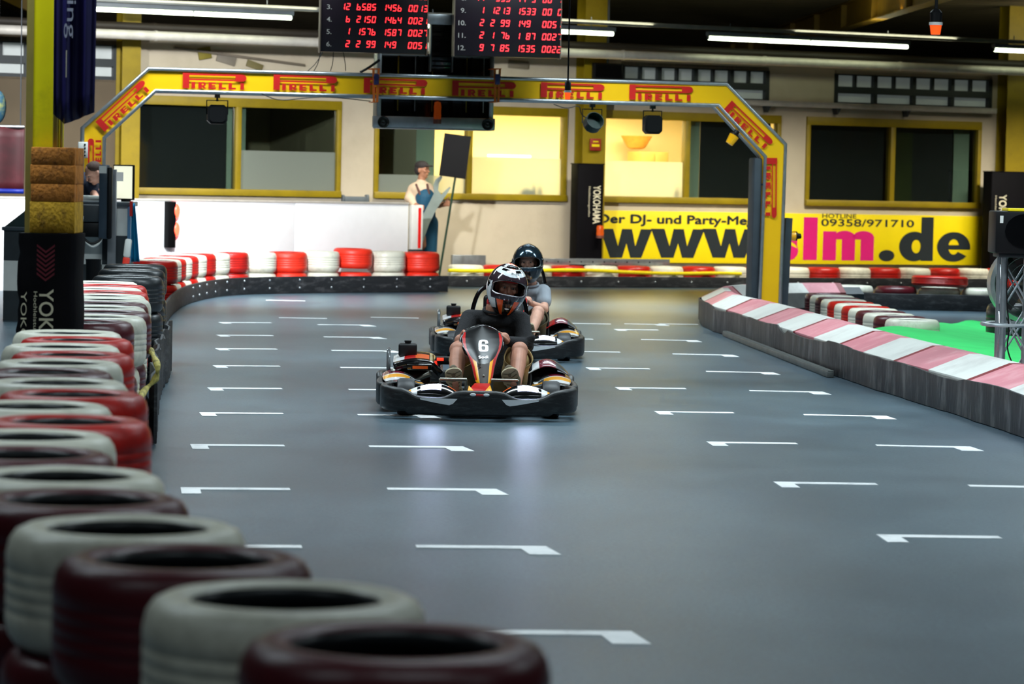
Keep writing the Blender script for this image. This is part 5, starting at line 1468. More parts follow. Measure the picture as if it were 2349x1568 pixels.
    rim = [Mw @ Vector((R_ * math.cos(a), (R_ * .93) * math.sin(a), 0)) for a in [2 * PI * k / 48 for k in range(48)]]
    mb.tube(rim, .0145, 12, closed=True); sw = mb.build('steering_wheel', M_blackg, K)
    mb = MB()
    for a in (0, 125, 235):
        q = Mw @ Vector((R_ * math.sin(math.radians(a)) * .97, -R_ * math.cos(math.radians(a)) * .9, 0)); mb.cyl(Mw @ Vector((0, 0, -.01)), q, .010, n=8)
    mb.cyl(Mw @ Vector((0, 0, .0)), Mw @ Vector((0, 0, -.04)), .035); mb.build('spoke_hub', M_chrome, sw)
    mb = MB(); mb.cyl(wc, (0, .42, .16), .014, n=10); mb.build('steering_column', M_chrome, K)
    # frame rails and floor tray
    mb = MB()
    for s in (-1, 1):
        mb.tube(smooth_path([Vector((s * .10, .10, .08)), Vector((s * .22, .35, .08)), Vector((s * .27, .8, .07)), Vector((s * .30, 1.85, .09))], 2), .016, 10)
        mb.cyl((s * .27, .42, .09), (s * .48, .42, .10), .014, n=10)
    mb.cyl((-.27, .8, .07), (.27, .8, .07), .014); mb.cyl((-.60, 1.62, .14), (.60, 1.62, .14), .018); mb.cyl((-.3, 1.84, .09), (.3, 1.84, .09), .016)
    for s in (-1, 1): mb.cyl((s * .2, .12, .08), (s * .2, .05, .16), .014)
    mb.build('chassis_frame', M_dgrey, K)
    mb = MB(); mb.box(-.25, .25, .2, 1.05, .055, .063, .002); mb.build('floor_tray', M_dgrey, K)
    # pedals with cross bars
    for s in (-1, 1):
        mb = MB(); mb.cyl((s * .085, .300, .262), (s * .268, .300, .262), .010, n=12); mb.cyl((s * .268, .300, .262), (s * .268, .40, .07), .009, n=8); mb.cyl((s * .09, .300, .262), (s * .09, .40, .07), .009, n=8)
        mb.build('pedal_bar', M_chrome, K)
    # wheels
    def wheel(x, y, r, w):
        M = Matrix.Translation((x, y, r)) @ Matrix.Rotation(PI / 2, 4, 'Y')
        mb = MB(); k = w / 2
        mb.lathe([(r * .52, -k * .8), (r * .8, -k), (r * .93, -k * .92), (r, -k * .65), (r, k * .65), (r * .93, k * .92), (r * .8, k), (r * .52, k * .8), (r * .50, 0), (r * .52, -k * .8)], 36, M); o = mb.build('wheel', M_slick, K)
        mb = MB(); mb.lathe([(0, -k * .4), (r * .2, -k * .4), (r * .45, -k * .7), (r * .52, -k * .8), (r * .5, k * .8), (r * .42, k * .5), (r * .15, k * .5), (0, k * .5)], 24, M); mb.build('rim', M_graph, o)
    for s in (-1, 1): wheel(s * .50, .42, .128, .125); wheel(s * .50, 1.62, .139, .20)
    # side boxes: outer skirt, top fairing
    for s in (-1, 1):
        sp = smooth_path([Vector((s * .60, .62, 0)), Vector((s * .672, .68, 0)), Vector((s * .69, .85, 0)), Vector((s * .69, 1.2, 0)), Vector((s * .672, 1.36, 0)), Vector((s * .60, 1.42, 0))], 2)
        mb = MB(); mb.wall([(p.x, p.y) for p in sp], .045, .205, .05, .02, 4); sb = mb.build('side_bumper', M_kp, K)
        def sf(u, v):   # u along length, v from outside in
            y = .66 + .70 * u; x = .675 - .27 * v - .05 * (1 - u) ** 3
            z = .195 + .055 * math.sin(PI * min(1, v + .12)) ** .8 * (.35 + .85 * u)
            return Vector((s * x, y, z))
        def sm(u, v):
            if u < .18: return 1
            if u < .36: return 3 if v < .55 else 2
            if u < .60: return 2 if v < .75 else 1
            if u < .68: return 3
            return (4 if maroon else 1) if v < .6 else 1
        mb = MB(); mb.surf(36, 14, sf, sm); o = mb.build('side_fairing', [M_blackg, M_graph, M_kyel, M_kwht, mat('maroon_gloss', (110, 26, 44), .25, coat=.5)], K); o.modifiers.new('t', 'SOLIDIFY').thickness = .006
    # rear bumper wrapping the back wheels
    half = [(.60, 1.40), (.672, 1.47), (.70, 1.60), (.70, 1.80), (.68, 1.93), (.60, 2.0), (.4, 2.02), (.2, 2.02)]
    path = smooth_path([Vector((x, y, 0)) for x, y in mir(half)], 2)
    mb = MB(); mb.wall([(p.x, p.y) for p in path], .045, [.215 - (.02 if abs(p.x) > .66 and p.y < 1.6 else 0) for p in path], .05, .02, 4); mb.build('rear_bumper', M_kp, K)
    # seat with head rest and roll hoop
    SX = .165
    def seat(u, v):
        a = (u * 2 - 1) * 1.15; t = v
        if t < .35: y = .92 + .34 * (t / .35); z = .10 - .02 * math.sin(PI * t / .35)
        else: q = (t - .35) / .65; y = 1.26 + .24 * q; z = .09 + .55 * q
        w = .215 + .02 * math.sin(PI * t)
        side = 1 - math.cos(a)
        return Vector((SX + w * math.sin(a) / math.sin(1.15), y - .16 * side * (1 if t > .2 else .4), z + .13 * side * (1 - t * .7)))
    mb = MB(); mb.surf(24, 24, seat); o = mb.build('seat', M_black, K); o.modifiers.new('t', 'SOLIDIFY').thickness = .015
    mb = MB(); mb.box(SX - .12, SX + .12, 1.50, 1.56, .60, .80, .03, 4); mb.build('head_rest', M_black, K)
    mb = MB()
    hoop = [Vector((-.225, 1.56, .14)), Vector((-.215, 1.57, .60)), Vector((-.17, 1.575, .80)), Vector((-.10, 1.58, .865)), Vector((.10, 1.58, .865)), Vector((.17, 1.575, .80)), Vector((.215, 1.57, .60)), Vector((.225, 1.56, .14))]
    mb.tube([p + Vector((SX, 0, 0)) for p in smooth_path(hoop, 3)], .016, 12); mb.cyl((SX - .215, 1.57, .62), (SX + .215, 1.57, .62), .012); mb.build('roll_hoop', M_blackg, K)
    # engine side (viewer's left): tank, cowl, guard, lamp
    mb = MB(); mb.box(-.60, -.33, 1.30, 1.80, .12, .25, .03, 3); mb.box(-.56, -.36, 1.36, 1.7, .25, .30, .02); E = mb.build('engine', mat('engine_dark', (60, 34, 34), .35, metal=.6, var=.4, scale=20), K)
    for k in range(6):
        pass
    mb = MB()
    def cow(u, v):
        x = -.60 + .36 * u; y = 1.22 + .52 * v; z = .300 + .035 * math.sin(PI * u) + .03 * v - (.05 if u > .8 else 0) * (u - .8) * 5
        return Vector((x, y, z))
    mb.surf(18, 14, cow, lambda u, v: 0 if v < .25 else (1 if u < .22 else (2 if u < .42 else (3 if u < .74 and v < .7 else 0))))
    o = mb.build('engine_cover', [M_blackg, M_kwht, M_kred, M_kor], K); sd = o.modifiers.new('t', 'SOLIDIFY'); sd.thickness = .05; sd.offset = -1
    mb = MB(); mb.box(-.50, -.32, 1.14, 1.20, .265, .31, .01); mb.box(-.47, -.36, 1.133, 1.14, .27, .30); mb.build('cover_flap', [M_blackg], o)
    mb = MB(); rect(mb, -.46, -.35, .275, .297, 1.132); mb.build('sticker', M_kor, o, recalc=False)
    mb = MB(); mb.box(-.565, -.430, 1.52, 1.64, .335, .432, .018, 3); tk = mb.build('fuel_tank', M_black, K)
    mb = MB(); mb.cyl((-.497, 1.58, .43), (-.497, 1.58, .448), .022, n=16); mb.cyl((-.497, 1.58, .442), (-.497, 1.58, .452), .026, n=16); mb.build('tank_cap', M_black, tk)
    mb = MB(); M = Matrix.Translation((-.635, 1.50, .265)) @ Matrix.Rotation(PI / 2, 4, 'Y'); pts = [M @ Vector((.125 * math.cos(a), .085 * math.sin(a), 0)) for a in [2 * PI * k / 32 for k in range(32)]]
    mb.tube(pts, .014, 10, closed=True); mb.cyl((-.635, 1.50, .18), (-.60, 1.55, .12), .012); mb.build('guard_ring', M_graph, K)
    mb = MB(); mb.cyl((-.62, 1.3, .10), (-.60, 1.2, .26), .016); mb.cyl((-.52, 1.24, .2), (-.30, 1.12, .12), .018); mb.cyl((-.5, 1.3, .15), (-.33, 1.22, .24), .02); mb.build('exhaust_pipe', M_chrome, K)
    mb = MB(); mb.box(-.29, -.16, 1.52, 1.62, .285, .34, .01); mb.build('control_box', M_black, K)
    mb = MB(); mb.box(-.285, -.235, 1.512, 1.52, .312, .334, .003); mb.build('red_lamp', mat('tail_red', (255, 50, 30), .3, emit=(255, 50, 30), estr=1.8), K)
    # right side: black block in place of the black hole, and white fitting
    mb = MB(); mb.box(.36, .60, 1.32, 1.62, .12, .24, .03, 3); mb.build('black_hole_block', M_black, K)
    mb = MB(); mb.box(.40, .47, .95, 1.1, .14, .20, .01); mb.box(.36, .42, .90, .98, .12, .17, .01); mb.build('fitting', M_kwht, K)
    def rf_(u, v):
        x = .36 + .30 * u; y = 1.20 + .50 * v; z = .22 + .13 * math.sin(PI * (u * .8 + .1)) * (.4 + .6 * math.sin(PI * min(1, v + .15)))
        return Vector((x, y, z))
    mb = MB(); mb.surf(20, 16, rf_, lambda u, v: 1 if u < .3 else (0 if u < .72 else 2)); o = mb.build('rear_fairing', [mat('maroon_gloss', (110, 26, 44), .25, coat=.5), M_kwht if maroon else M_kred, M_graph], K); o.modifiers.new('t', 'SOLIDIFY').thickness = .006
    return K
O1 = G(1099, 966, 0); O2 = G(1170, 831, 0)
YAW = math.radians(1.8)
K1 = make_kart((O1.x, O1.y, 0), YAW, 'black go-kart number 6 with yellow and red nose stripes leading on the track', True)
K2 = make_kart((O2.x, O2.y, 0), YAW, 'second go-kart, partly hidden, following close behind kart number 6', False, False)
# ---------------------------------------------------------------- people
def skin_mat(name, c): return mat(name, c, .55, var=.08, scale=14, dirt=(c[0] - 30, c[1] - 40, c[2] - 40), dirt_amt=.25, dscale=10)
def V3(*a): return Vector(a)
def head_prims(mb, c, M, s=1.0):
    """head about c, facing -y in M's frame"""
    q = lambda x, y, z: c + M @ (Vector((x, y, z)) * s)
    mb.ell(q(0, .01, .03), (.075 * s, .092 * s, .092 * s), M.to_4x4()); mb.ell(q(0, -.02, -.045), (.055 * s, .062 * s, .062 * s), M.to_4x4())
    mb.ell(q(0, -.055, -.085), (.026 * s, .022 * s, .02 * s))                      # chin
    mb.cap(q(0, -.085, .018), q(0, -.106, -.018), .010 * s, .013 * s)               # nose
    mb.cap(q(-.04, -.076, .032), q(.04, -.076, .032), .012 * s, .012 * s)           # brow
    mb.cap(q(-.018, -.084, -.048), q(.018, -.084, -.048), .009 * s, .009 * s)       # lips
    for k in (-1, 1):
        mb.ell(q(k * .043, -.066, -.012), (.018 * s, .016 * s, .02 * s)); mb.ell(q(k * .074, .012, -.005), (.012 * s, .018 * s, .03 * s))
def eyes(par, c, M, s=1.0):
    q = lambda x, y, z: c + M @ (Vector((x, y, z)) * s)
    for k in (-1, 1):
        mb = MB(); mb.ell(q(k * .031, -.077, .010), (.012 * s, .011 * s, .0075 * s), nu=12, nv=8); e = mb.build('eye', mat('eye_white', (150, 138, 132), .3), par)
        mb = MB(); mb.ell(q(k * .031, -.0855, .010), .0058 * s, nu=10, nv=6); mb.build('iris', mat('eye_dark', (30, 20, 16), .2), e)
def hand_prims(mb, wrist, grip, axis, side, s=1.0):
    """hand closing on a bar at grip; axis = bar direction; fingers wrap to the far side (+y) and back under"""
    a = Vector(axis).normalized(); toward = (Vector(grip) - Vector(wrist)).normalized()
    up = Vector((0, 0, 1)); up = (up - a * up.dot(a)).normalized()
    n = a.cross(up).normalized()
    if n.y > 0: n = -n                    # n looks to the viewer
    g = Vector(grip)
    palm = g - toward * .035 * s
    mb.cap(Vector(wrist), palm, .024 * s, .028 * s)
    mb.ell(palm, (.034 * s, .026 * s, .038 * s))
    for k, (ln, r) in enumerate(((.95, .0095), (1.0, .0098), (.95, .0094), (.8, .0084))):
        o = a * ((k - 1.5) * .020 * s)
        p0 = palm + o + up * .012 * s + n * .012 * s
        p1 = g + o + n * .030 * s * ln + up * .012 * s
        p2 = g + o + n * .026 * s - up * .018 * s * ln
        p3 = g + o + n * .004 * s - up * .026 * s
        mb.cap(p0, p1, r * 1.08 * s, r * s, 10); mb.cap(p1, p2, r * s, r * .94 * s, 10); mb.cap(p2, p3, r * .94 * s, r * .85 * s, 10)
    t0 = palm + a * (-.030 * s) + up * .01; t1 = g - a * .036 * s + up * .022 * s + n * .01 * s; t2 = g - a * .018 * s + up * .026 * s + n * .022 * s
    mb.cap(t0, t1, .013 * s, .0115 * s, 10); mb.cap(t1, t2, .0115 * s, .0095 * s, 10)
def helmet(par, c, M, style):
    q = lambda v: c + M @ v
    a_, b_ = .138, .168
    def hp(u, v):
        az = 2 * PI * u; el = math.radians(-62 + 152 * v)      # az 0 = front (-y)
        x = math.sin(az); y = -math.cos(az)
        ce, se = math.cos(el), math.sin(el)
        fr = max(0, -y)
        R = Vector((a_ * x * ce, (b_ * (1.0 + .10 * fr * (se < .1) * max(0, -se + .1) * 2.2)) * y * ce, (.155 if se > 0 else .212) * se))
        if se > 0: R *= 1 + .02 * math.cos(az * 2)
        if se < -.2: k = (-.2 - se); R.x *= 1 - .22 * k; R.y *= 1 - .25 * k * (1 if y > 0 else .2)
        return q(R)
    def hole(u, v):
        az = (u if u < .5 else u - 1) * 360; el = -62 + 152 * v
        z = math.sin(math.radians(el))
        return not ((abs(az) / 62) ** 2.6 + (abs(el - 5 + .0017 * az * az) / 17) ** 2.6 < 1)
    def hm_(u, v):
        az = (u if u < .5 else u - 1) * 360; el = -62 + 152 * v; aa = abs(az)
        if style == 'sport':
            if el < -22:
                if 17 < aa < 40 - (el + 22) * -.25: return 2
                if aa < 90 and aa > 44 and el > -48 + (90 - aa) * .1: return 1
                return 0
            if aa > 62 and aa < 108 and el < 12 - (aa - 62) * .35: return 1
            if el > 72: return 2 if az > -30 or aa > 120 else 1
            if 30 < el < 72:
                f = 42 + aa * .10
                if abs(el - f) < 13 - aa * .05 and aa < 78: 
                    if abs(el - f - 4) < 4 and 12 < aa < 48: return 0
                    return 1
                if el > f + 13 and -60 < az < 60: return 1 if aa > 34 else 2
                return 3 if aa < 130 else 0
            return 3
        if el < -20: return 0
        return 1
    mats = {'sport': [M_blackg, mat('helmet_white', (216, 220, 222), .2, coat=.8, var=.04), mat('helmet_orange', (240, 86, 14), .2, coat=.8, var=.04), mat('helmet_smoke', (52, 40, 46), .12, coat=.9, var=.1)],
            'dark': [M_blackg, mat('helmet_steel_blue', (48, 66, 78), .16, metal=.75, var=.15, coat=.6)]}[style]
    mb = MB(); mb.surf(252, 168, hp, hm_, hole); H_ = mb.build('helmet', mats, par, sharp=60)
    sd = H_.modifiers.new('t', 'SOLIDIFY'); sd.thickness = .018; sd.offset = -1 if False else 0
    # rubber edge of the eye port
    pts = []
    for k in range(64):
        t = 2 * PI * k / 64; az = 62 * math.copysign(abs(math.cos(t)) ** (2 / 2.6), math.cos(t)); el = 17 * math.copysign(abs(math.sin(t)) ** (2 / 2.6), math.sin(t)) + 5 - .0017 * az * az
        u = (az / 360) % 1; v = (el + 62) / 152; pts.append(c + (hp(u, v) - c) * 1.01)
    mb = MB(); mb.tube(pts, .0055, 8, closed=True); mb.build('port_rim', mat('rim_grey', (150, 150, 156), .25, metal=.5) if style == 'sport' else M_graph, H_)
    # raised visor
    def vp(u, v):
        az = -68 + 136 * u; el = 20 + 26 * v - .0014 * az * az
        uu = (az / 360) % 1; return c + (hp(uu, (el + 62) / 152) - c) * 1.05
    mb = MB(); mb.surf(40, 8, vp); o = mb.build('visor', mat('visor_smoke', (30, 24, 30) if style == 'sport' else (34, 44, 54), .08, coat=1.0), H_); o.modifiers.new('t', 'SOLIDIFY').thickness = .004
    for k in (-1, 1):
        p = c + (hp((k * 80 / 360) % 1, (2 + 62) / 152) - c) * 1.03
        mb = MB(); mb.ell(p, (.012, .03, .03), M.to_4x4()); mb.build('visor_pivot', M_blackg, H_)
    # chin vent, top vent
    p = c + (hp(0, (-40 + 62) / 152) - c) * 1.02
    mb = MB(); mb.ell(p, (.018, .006, .012), M.to_4x4()); mb.build('chin_vent', M_graph if style == 'dark' else M_kwht, H_)
    p = c + (hp(0, (66 + 62) / 152) - c) * 1.0
    mb = MB(); mb.ell(p, (.045, .03, .018), M.to_4x4()); mb.build('top_vent', mats[0] if style == 'sport' else mats[1], H_)
    if style == 'sport':
        p = c + (hp(8 / 360, (40 + 62) / 152) - c) * 1.075
        mb = MB(); Mt = Matrix.Translation(p) @ M.to_4x4() @ Matrix.Rotation(-.62, 4, 'X'); add_text(mb, 'BOXS', Mt @ TM(-.028, -.002, -.006), .056, .014, .02); mb.build('lettering', M_black, H_, recalc=False)
        pp = (hp((-84 / 360) % 1, (-30 + 62) / 152) - c) * 1.03
        mb = MB(); Mt = Matrix.Translation(c + pp) @ M.to_4x4() @ Matrix.Rotation(-1.15, 4, 'Z') @ Matrix.Rotation(.9, 4, 'Y'); add_text(mb, 'AXXIS', Mt @ TM(-.05, -.006, -.01), .10, .022, .015); mb.build('lettering', M_black, H_, recalc=False)
    return H_
def driver(K, label, J, top_m, top_long, shorts_m, sk, hm_style, balaclava, arms=(-1, 1)):
    """J: joints in kart space"""
    P = thing('person', label, 'person', K.location, K.rotation_euler.z)
    # move the base to the seat
    off = Vector(J['pelvis']); off.z = 0
    Rz = Matrix.Rotation(K.rotation_euler.z, 3, 'Z'); P.location = Vector(K.location) + Rz @ off
    j = {k: Vector(v) - off for k, v in J.items()}
    HM = j.pop('dummy', None)
    headM = (Matrix.Rotation(math.radians(J_head[label][0]), 3, 'Z') @ Matrix.Rotation(math.radians(J_head[label][1]), 3, 'Y') @ Matrix.Rotation(math.radians(J_head[label][2]), 3, 'X'))
    # body (skin)
    mb = MB()
    head_prims(mb, j['head'], headM, 1.0)
    mb.cap(j['neck'], j['head'] + headM @ Vector((0, .02, -.05)), .060, .052)
    mb.cap(j['pelvis'] + V3(0, 0, .02), j['chest'], .11, .12); mb.cap(j['sh_l'], j['sh_r'], .055, .055)
    mb.cap(j['chest'], j['neck'], .10, .075)
    for s in ('l', 'r'):
        mb.cap(j['sh_' + s], j['el_' + s], .046, .038); mb.cap(j['el_' + s], j['wr_' + s], .039, .026)
        hand_prims(mb, j['wr_' + s], j['gr_' + s], Vector(J['ax_' + s]), s, 1.16)
        mb.cap(j['hip_' + s], j['kn_' + s], .080, .058); mb.ell(j['kn_' + s], (.060, .058, .062))
        mid = j['kn_' + s] * .62 + j['an_' + s] * .38 + V3(0, .018, 0)
        mb.cap(j['kn_' + s], mid, .052, .057); mb.cap(mid, j['an_' + s], .056, .036)
        mb.cap(j['an_' + s], j['toe_' + s] * .3 + j['an_' + s] * .7, .036, .034)
    B = blob('body', mb, sk, P, .0055, 3, .5)
    eyes(P, j['head'], headM)
    # top
    mb = MB()
    mb.cap(j['pelvis'] + V3(0, .0, .06), j['chest'] + V3(0, -.01, 0), .155, .158); mb.ell(j['chest'] + V3(0, 0, .02), (.19, .125, .15)); mb.ell(j['chest'] * .5 + j['pelvis'] * .5 + V3(0, -.01, 0), (.175, .135, .16))
    mb.cap(j['sh_l'] + V3(.01, 0, -.005), j['sh_r'] + V3(-.01, 0, -.005), .074, .074)
    for k in 'lr': mb.cap(j['sh_' + k], j['sh_' + k] * .40 + j['neck'] * .60 + V3(0, -.01, -.035), .07, .052)
    mb.ell(j['chest'] * .18 + j['neck'] * .82 + V3(0, -.012, -.045), (.12, .10, .06))
    for s in ('l', 'r'):
        if top_long:
            mb.cap(j['sh_' + s], j['el_' + s], .070, .060); d = j['wr_' + s] - j['el_' + s]; mb.cap(j['el_' + s], j['el_' + s] + d * .90, .060, .038)
            e = j['el_' + s]
            for k in range(4):           # folds at the elbow
                a = random.uniform(-1, 1); mb.cap(e + V3(a * .02, -.03, .02 * k - .02), e + V3(a * .02 + .03, -.045, .02 * k), .026, .022)
        else:
            d = j['el_' + s] - j['sh_' + s]; mb.cap(j['sh_' + s], j['sh_' + s] + d * .55, .074, .072)
    T = blob('jumper' if top_long else 't_shirt', mb, top_m, P, .007, 5, .5)
    # collar
    mb = MB(); cn = j['neck'] + V3(0, -.012, -.012); mb.tube([cn + V3(.088 * math.cos(a), .078 * math.sin(a), .022 * math.sin(a)) for a in [2 * PI * k / 32 for k in range(32)]], .011, 8, closed=True); mb.build('collar', top_m, P)
    # shorts with open cuffs
    mb = MB(); mb.ell(j['pelvis'] + V3(0, 0, .0), (.18, .15, .12))
    for s in ('l', 'r'):
        d = j['kn_' + s] - j['hip_' + s]; mb.cap(j['hip_' + s], j['hip_' + s] + d * .62, .105, .092)
    Sh = blob('shorts', mb, shorts_m, P, .008, 4, .5)
    for s in ('l', 'r'):
        d = (j['kn_' + s] - j['hip_' + s]); e = j['hip_' + s] + d * .80; st = j['hip_' + s] + d * .45; q = rot_to(d)
        mb = MB(); rings = []
        for k, (t, r) in enumerate(((0, .090), (.3, .096), (.7, .100), (1, .104))):
            c_ = st + (e - st) * t
            rings.append([c_ + q @ Vector((math.cos(a) * r * (1 + .06 * math.sin(3 * a + k)), math.sin(a) * r * (1 + .05 * math.cos(4 * a)), 0)) for a in [2 * PI * i / 28 for i in range(28)]])
        mb.loft(rings, False); o = mb.build('shorts_leg', shorts_m, P); sd = o.modifiers.new('t', 'SOLIDIFY'); sd.thickness = .006
    # shoes, soles to the viewer
    for s in ('l', 'r'):
        an, toe = j['an_' + s], j['toe_' + s]
        d = (toe - an); heel = an + V3(0, -.01, -.035)
        up = (toe - heel).normalized(); f = Vector((0, -1, 0)); nrm = (f - up * f.dot(up)).normalized(); side = up.cross(nrm).normalized()
        mb = MB()
        for t, w, dp in ((0.05, .036, .034), (.3, .034, .034), (.6, .042, .032), (.85, .044, .028), (1.0, .036, .02)):
            c_ = heel + (toe - heel) * t - nrm * (dp - .004); mb.ell(c_, (w, dp, .045))
        mb.cap(heel + V3(0, .03, .04), an + V3(0, .02, .06), .036, .04)
        so = blob('shoe', mb, mat('shoe_upper', (104, 94, 76), .8, var=.2, scale=12), P, .006, 3, .5)
        mb = MB(); pts = []
        n_ = 40; L_ = (toe - heel).length + .06
        def outl(t):   # 0 heel .. 1 toe half width
            return .050 * math.sin(min(1, t * 5.5) * PI / 2) * (1 - .20 * math.exp(-((t - .38) / .14) ** 2)) * (1.16 if t > .5 else 1.0) * math.sqrt(max(0, 1 - max(0, (t - .78) / .22) ** 2.2)) + .002
        ring0, ring1 = [], []
        for k in range(n_):
            t = k / (n_ - 1)
            p = heel - up * .03 + up * L_ * t
            ring0.append(p + side * outl(t)); ring1.append(p - side * outl(t))
        loop = ring0 + list(reversed(ring1))
        mb.loft([[p + nrm * .006 for p in loop], [p - nrm * .014 for p in loop]]); sole = mb.build('sole', mat('beige_sole', (158, 148, 120), .75, var=.12, scale=20), so, sharp=40)
        mb = MB()
        for k in range(7):
            t = .10 + .125 * k; p = heel - up * .03 + up * L_ * t + nrm * .0075; w = outl(t) * .8
            for g_ in (-1, 1):
                a0 = p + side * (w * g_) + up * .008; a1 = p - up * .010
                mb.cyl(a0, a1, .0028, n=6)
        mb.build('tread_groove', mat('tread_dark', (88, 80, 62), .9), sole)
    if balaclava:
        mb = MB(); bm_ = mat('balaclava_red', (176, 14, 18), .8, var=.15)
        q = lambda x, y, z: j['head'] + headM @ Vector((x, y, z))
        mb.ell(q(0, .004, .072), (.083, .096, .055), headM.to_4x4()); mb.cap(j['neck'] + V3(0, 0, .04), q(0, .02, -.09), .070, .070); mb.ell(q(0, -.035, -.085), (.058, .05, .035))
        blob('balaclava', mb, bm_, P, .006, 3, .5)
    else:
        mb = MB(); mb.cap(j['neck'] + V3(0, 0, .015), j['neck'] + V3(0, 0, .05), .064, .064); blob('neck_scarf', mb, mat('scarf_magenta', (120, 16, 40), .8), P, .008, 3)
    helmet(P, j['head'] + headM @ Vector((0, .0, .012)), headM, hm_style)
    return P
def KL(O, px, py, ly, yaw=YAW):
    """pixel -> kart space at kart depth ly"""
    c, s = math.cos(yaw), math.sin(yaw); d = ray(px, py); n = Vector((-s, c, 0))
    o = Vector((O.x, O.y, 0)) + n * ly; t = (o - CAMP).dot(n) / d.dot(n); p = CAMP + d * t - Vector((O.x, O.y, 0))
    return (p.x * c + p.y * s, -p.x * s + p.y * c, p.z)
k1 = lambda px, py, ly: KL(O1, px, py, ly)
k2 = lambda px, py, ly: KL(O2, px, py, ly)
LAB1 = 'person in black jumper, beige shorts and orange and white helmet driving kart number 6'
LAB2 = 'person in pale grey T-shirt, khaki shorts and shiny dark helmet driving the second kart'
J_head = {LAB1: (8, 9, 6), LAB2: (-6, -2, 4)}
def wheel_pt(a, R=.146):
    Mw = Matrix.Translation((.025, .80, .492)) @ Matrix.Rotation(math.radians(52), 4, 'X')
    p = Mw @ Vector((R * math.cos(a), R * .93 * math.sin(a), 0)); t = (Mw @ Vector((R * math.cos(a + .1), R * .93 * math.sin(a + .1), 0)) - p).normalized(); return tuple(p), tuple(t)
gl, al = wheel_pt(math.radians(166)); gr, ar = wheel_pt(math.radians(24))
hd = Vector(k1(1163, 660, 1.10)); hd.z += 0
J1 = dict(pelvis=(.15, 1.16, .19), chest=(.13, 1.26, .47), neck=k1(1138, 706, 1.18), head=tuple(hd),
          sh_l=k1(1078, 731, 1.22), sh_r=k1(1194, 735, 1.22), el_l=k1(1058, 780, 1.02), el_r=k1(1206, 792, 1.02),
          wr_l=(gl[0] - .028, gl[1] + .075, gl[2] - .045), wr_r=(gr[0] + .05, gr[1] + .06, gr[2] - .035), gr_l=gl, gr_r=gr, ax_l=al, ax_r=ar,
          hip_l=(.04, 1.12, .20), hip_r=(.26, 1.12, .20), kn_l=k1(1050, 802, .80), kn_r=k1(1192, 803, .80),
          an_l=k1(1046, 889, .47), an_r=k1(1182, 891, .47), toe_l=k1(1040, 853, .40), toe_r=k1(1168, 853, .40))
D1 = driver(K1, LAB1, J1, mat('charcoal_knit', (22, 22, 25), .9, var=.25, scale=30, bump=.5, bscale=120), True, mat('beige_cotton', (150, 126, 82), .85, var=.15, scale=10), skin_mat('skin_tan', (176, 122, 98)), 'sport', True)
hd2 = Vector(k2(1211, 602, 1.10))
J2 = dict(pelvis=(.15, 1.16, .19), chest=(.15, 1.26, .47), neck=k2(1213, 648, 1.20), head=tuple(hd2),
          sh_l=k2(1178, 667, 1.22), sh_r=k2(1246, 669, 1.22), el_l=k2(1160, 712, 1.05), el_r=k2(1249, 709, 1.0),
          wr_l=(gl[0] - .028, gl[1] + .075, gl[2] - .045), wr_r=(gr[0] + .05, gr[1] + .06, gr[2] - .035), gr_l=gl, gr_r=gr, ax_l=al, ax_r=ar,
          hip_l=(.04, 1.12, .20), hip_r=(.26, 1.12, .20), kn_l=k2(1160, 722, .80), kn_r=k2(1234, 716, .82),
          an_l=(-.16, .47, .20), an_r=k2(1216, 770, .50), toe_l=(-.17, .40, .29), toe_r=k2(1210, 748, .40))
D2 = driver(K2, LAB2, J2, mat('pale_grey_cotton', (150, 156, 164), .9, var=.08, scale=8), False, mat('khaki_cotton', (84, 78, 58), .85, var=.15, scale=10), skin_mat('skin_fair', (206, 156, 134)), 'dark', False)
# ---- painted mechanic figure standing at the wall
Ym = 44.9
mp_ = lambda px, py, dy=0: A(px, py, Ym + dy)
b0 = mp_(968, 640); P = thing('mechanic_figure', 'life-size mechanic figure in cap, pale shirt and blue dungarees hugging a giant spanner', 'statue', (b0.x, b0.y, 0))
L0 = Vector((b0.x, b0.y, 0)); m_ = lambda px, py, dy=0: mp_(px, py, dy) - L0
hM = Matrix.Rotation(math.radians(62), 3, 'Z')
hc = m_(969, 391)
mb = MB(); head_prims(mb, hc, hM, 1.12); mb.cap(m_(966, 418), hc + V3(0, 0, -.05), .065, .055)
mb.cap(m_(968, 430), m_(972, 560), .11, .10)
mb.cap(m_(1004, 470, -.2), m_(1024, 468, -.28), .045, .036)          # right forearm and fist on the pole
for k in range(4): 
    z = k * .021; c_ = m_(1030, 462, -.30) - V3(0, 0, z); mb.cap(c_ + V3(-.045, .0, 0), c_ + V3(.0, -.035, 0), .014, .013, 8); mb.cap(c_ + V3(0, -.035, 0), c_ + V3(.03, .0, 0), .013, .012, 8)
mb.cap(m_(1024, 458, -.28), m_(1031, 452, -.34), .016, .013)
mb.cap(m_(946, 468, -.16), m_(962, 474, -.3), .045, .034)
for k in range(4): c_ = m_(966, 470 + k * 3.2, -.32); mb.cap(c_ + V3(-.04, 0, .0), c_ + V3(.04, -.02, -.01), .014, .012, 8)
for k in (-1, 1): 
    mb.cap(V3(.0 + k * .10, .02 * k, .10), V3(.04 + k * .10, -.16 + .02 * k, .05), .045, .04)
blob('body', mb, skin_mat('figure_skin', (168, 116, 88)), P, .011, 3)
